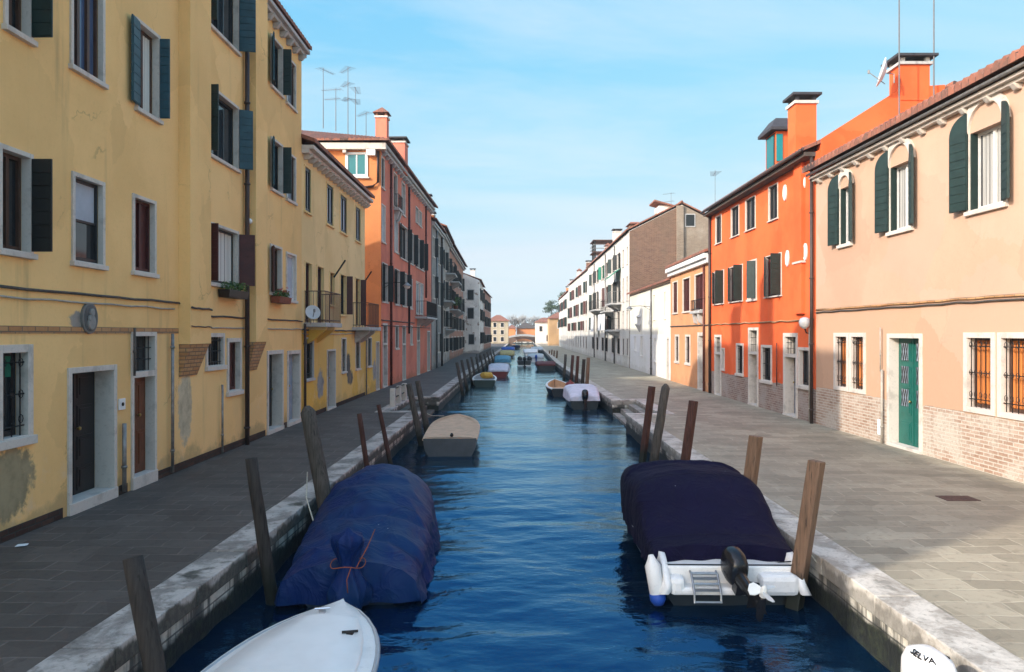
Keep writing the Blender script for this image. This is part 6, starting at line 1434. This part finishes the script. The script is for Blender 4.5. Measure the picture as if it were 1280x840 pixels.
def pole(label, base, top, r, mat, square=False, taper=0.9, group=None, knob=False):
    """base (x, y) at the waterline, top (x, y, z)"""
    e = empty('mooring_pole', (base[0], base[1], WZ), label, 'mooring pole', group)
    t = Vector(top) - Vector((base[0], base[1], WZ)); n = 4 if square else 14; rs = random.Random(int(base[1]*100)); m = MB()
    st = 7; pts = []; rad = []
    for i in range(st+1):
        f = -0.35+1.35*i/st; pts.append(t*f + Vector((rs.uniform(-1, 1), rs.uniform(-1, 1), 0))*r*(0.0 if square or i == st else 0.07)); rad.append(r*(1-(1-taper)*f)*(1.0 if square else rs.uniform(0.96, 1.04)))
    if knob: pts += [t*1.0+Vector((0, 0, 0.06)), t*1.0+Vector((0, 0, 0.10))]; rad += [r*0.6, r*0.2]
    m.tube(pts, rad, n); m.build('post', mat, e, smooth=not square, bevel=0.012 if square else 0)
    return e, t
def up(px, py, Y, r=0): return ((px-CX)*Y/FPX, Y, CZ+(HY-py)*Y/FPX)
GL = 'poles along the left kerb'
pole('thick dark pole nearest the viewer in front of the left kerb, beside the white deck', (-2.78, 5.85), up(166, 697, 5.9), 0.085, 'pole_dark', group=GL)
pole('dark pole leaning towards the left kerb between the white deck and the blue tarpaulin', (-2.93, 8.8), up(314, 573, 8.75), 0.078, 'pole_dark', group=GL)
pole('thickest grey pole rising behind the blue tarpaulin, leaning over the left kerb', (-2.85, 11.4), up(385, 515, 11.45), 0.125, 'pole_grey', knob=True, group=GL)
pole('thin rust pole behind the blue tarpaulin, the left one of a pair', (-2.98, 15.0), up(449, 517, 15.0), 0.055, 'pole_rust', group=GL)
pole('thin rust pole behind the blue tarpaulin, the right one of a pair', (-2.92, 17.2), up(473, 506, 17.2), 0.055, 'pole_rust', group=GL)
pole('dark grey pole left of the beige boat, in front of the stone steps', (-2.75, 21.2), up(511, 480, 21.3), 0.095, 'pole_grey', group=GL)
pole('second dark grey pole close to the beige boat by the stone steps', (-2.68, 22.4), up(522, 476, 22.5), 0.095, 'pole_grey', group=GL)
for i, (px, py, Y) in enumerate(((571, 453, 38), (577, 450, 41.5), (584, 449, 46), (589, 446, 50), (595, 446, 55), (600, 443, 60), (605, 442, 66), (609, 440, 73), (613, 439, 80), (616, 437, 88))):
    tx = up(px, py, Y); pole('thin grey pole in the receding row along the left kerb beyond the stone steps', (tx[0]+0.32, Y), tx, 0.09, 'pole_grey', group='receding row of poles on the left')
GR = 'poles along the right kerb'
pole('rust red pole left of the round grey one by the right kerb', (3.12, 18.3), up(815, 483, 18.3), 0.10, 'pole_rust', square=True, taper=0.97, group=GR)
pole('round topped grey pole between two rust red ones by the right kerb', (3.10, 16.9), up(832, 485, 16.9), 0.105, 'pole_grey', knob=True, group=GR)
pole('reddish brown square pole just beyond the navy covered motorboat', (3.12, 14.1), up(867, 501, 14.1), 0.10, 'pole_rust', square=True, taper=0.97, group=GR)
pole('brown square pole beside the middle of the navy covered motorboat', (3.22, 10.6), up(945, 545, 10.6), 0.112, 'pole_brown', square=True, taper=0.97, group=GR)
pole('brown square pole at the stern of the navy covered motorboat, nearest on the right', (3.22, 8.55), up(1021, 576, 8.5), 0.112, 'pole_brown', square=True, taper=0.97, group=GR)
for i, (px, py, Y, mt, lb) in enumerate(((707, 443, 50, 'pole_grey', 'leftmost and greyest pole of the five beyond the right water steps'), (716, 444, 45.5, 'pole_rust', 'second pole of the five beyond the right water steps, rust red'), (722.5, 445, 42.5, 'pole_rust', 'middle pole of the five beyond the right water steps'), (730, 449, 38.5, 'pole_dark', 'dark fourth pole of the five beyond the right water steps'), (735.5, 447, 36.8, 'pole_brown', 'brown rightmost pole of the five beyond the right water steps'))):
    tx = up(px, py, Y); pole(lb, (tx[0]-0.12, Y), tx, 0.10, mt, group='five poles beyond the right steps')
for i, (px, py, Y) in enumerate(((687, 438, 95), (690, 437, 90), (693, 438, 84), (696.5, 438, 78))):
    tx = up(px, py, Y); pole('thin far pole in the row along the right kerb beside the black boat', (tx[0]-0.1, Y), tx, 0.10, 'pole_brown', group='far row of poles on the right')

# rope along the right kerb poles, stone balustrade at the left steps, drain cover, litter
e = empty('balustrade', (-4.40, 25.9, 0.0), 'white stone posts and rails standing by the left water steps', 'balustrade')
for k in range(3): MB().box(-0.09, 0.09, 0.2+1.35*k-0.09, 0.2+1.35*k+0.09, 0, 0.66).build('post', 'stone', e, bevel=0.02)
for z in (0.30, 0.62): MB().tube([(0, 0.2, z), (0, 2.9, z)], 0.025, 8).build('rail', 'iron', e)
e = empty('railing', (-3.4, 62, 0), 'low grey iron railing along the far left kerb', 'railing'); m = MB()
for k in range(14): m.tube([(0.0+0.012*k*2.0*0.55, 2.2*k, 0), (0.012*k*2.0*0.55, 2.2*k, 0.85)], 0.03, 6)
m.tube([(0, 0, 0.85), (0.17, 28.6, 0.85)], 0.03, 6); m.build('rail', 'iron', e)
e = empty('manhole_cover', (6.95, 11.6, 0.004), 'rusty rectangular drain cover set in the right pavement', 'manhole cover'); MB().box(-0.26, 0.26, -0.17, 0.17, -0.02, 0.006).build('lid', 'iron_rust', e); m = MB()
for k in range(5): m.box(-0.22, 0.22, -0.13+0.06*k, -0.11+0.06*k, 0.006, 0.010)
m.build('ribs', 'iron_rust', e)
e = empty('litter', (-6.05, 9.0, 0.003), 'scrap of white paper on the left pavement', 'litter'); m = MB(); m.loft([[(-0.06, -0.05, 0.004), (0.07, -0.06, 0.018)], [(-0.05, 0.0, 0.022), (0.06, 0.01, 0.008)], [(-0.06, 0.06, 0.006), (0.05, 0.05, 0.02)]]); m.build('paper', 'cloth_white', e)

# ------------------------------------------------------------------ the air over the canal
hz = bpy.data.materials.new("haze"); hz.use_nodes = True; hz.node_tree.nodes.clear()
pv = hz.node_tree.nodes.new("ShaderNodeVolumePrincipled"); pv.inputs["Color"].default_value = (0.88, 0.97, 1.0, 1); pv.inputs["Density"].default_value = 0.0006; pv.inputs["Anisotropy"].default_value = 0.2
ho = hz.node_tree.nodes.new("ShaderNodeOutputMaterial"); hz.node_tree.links.new(pv.outputs[0], ho.inputs["Volume"])
props(MB().box(-430, 430, -530, 1650, -4.0, 22.0).build('haze', hz), kind='stuff')
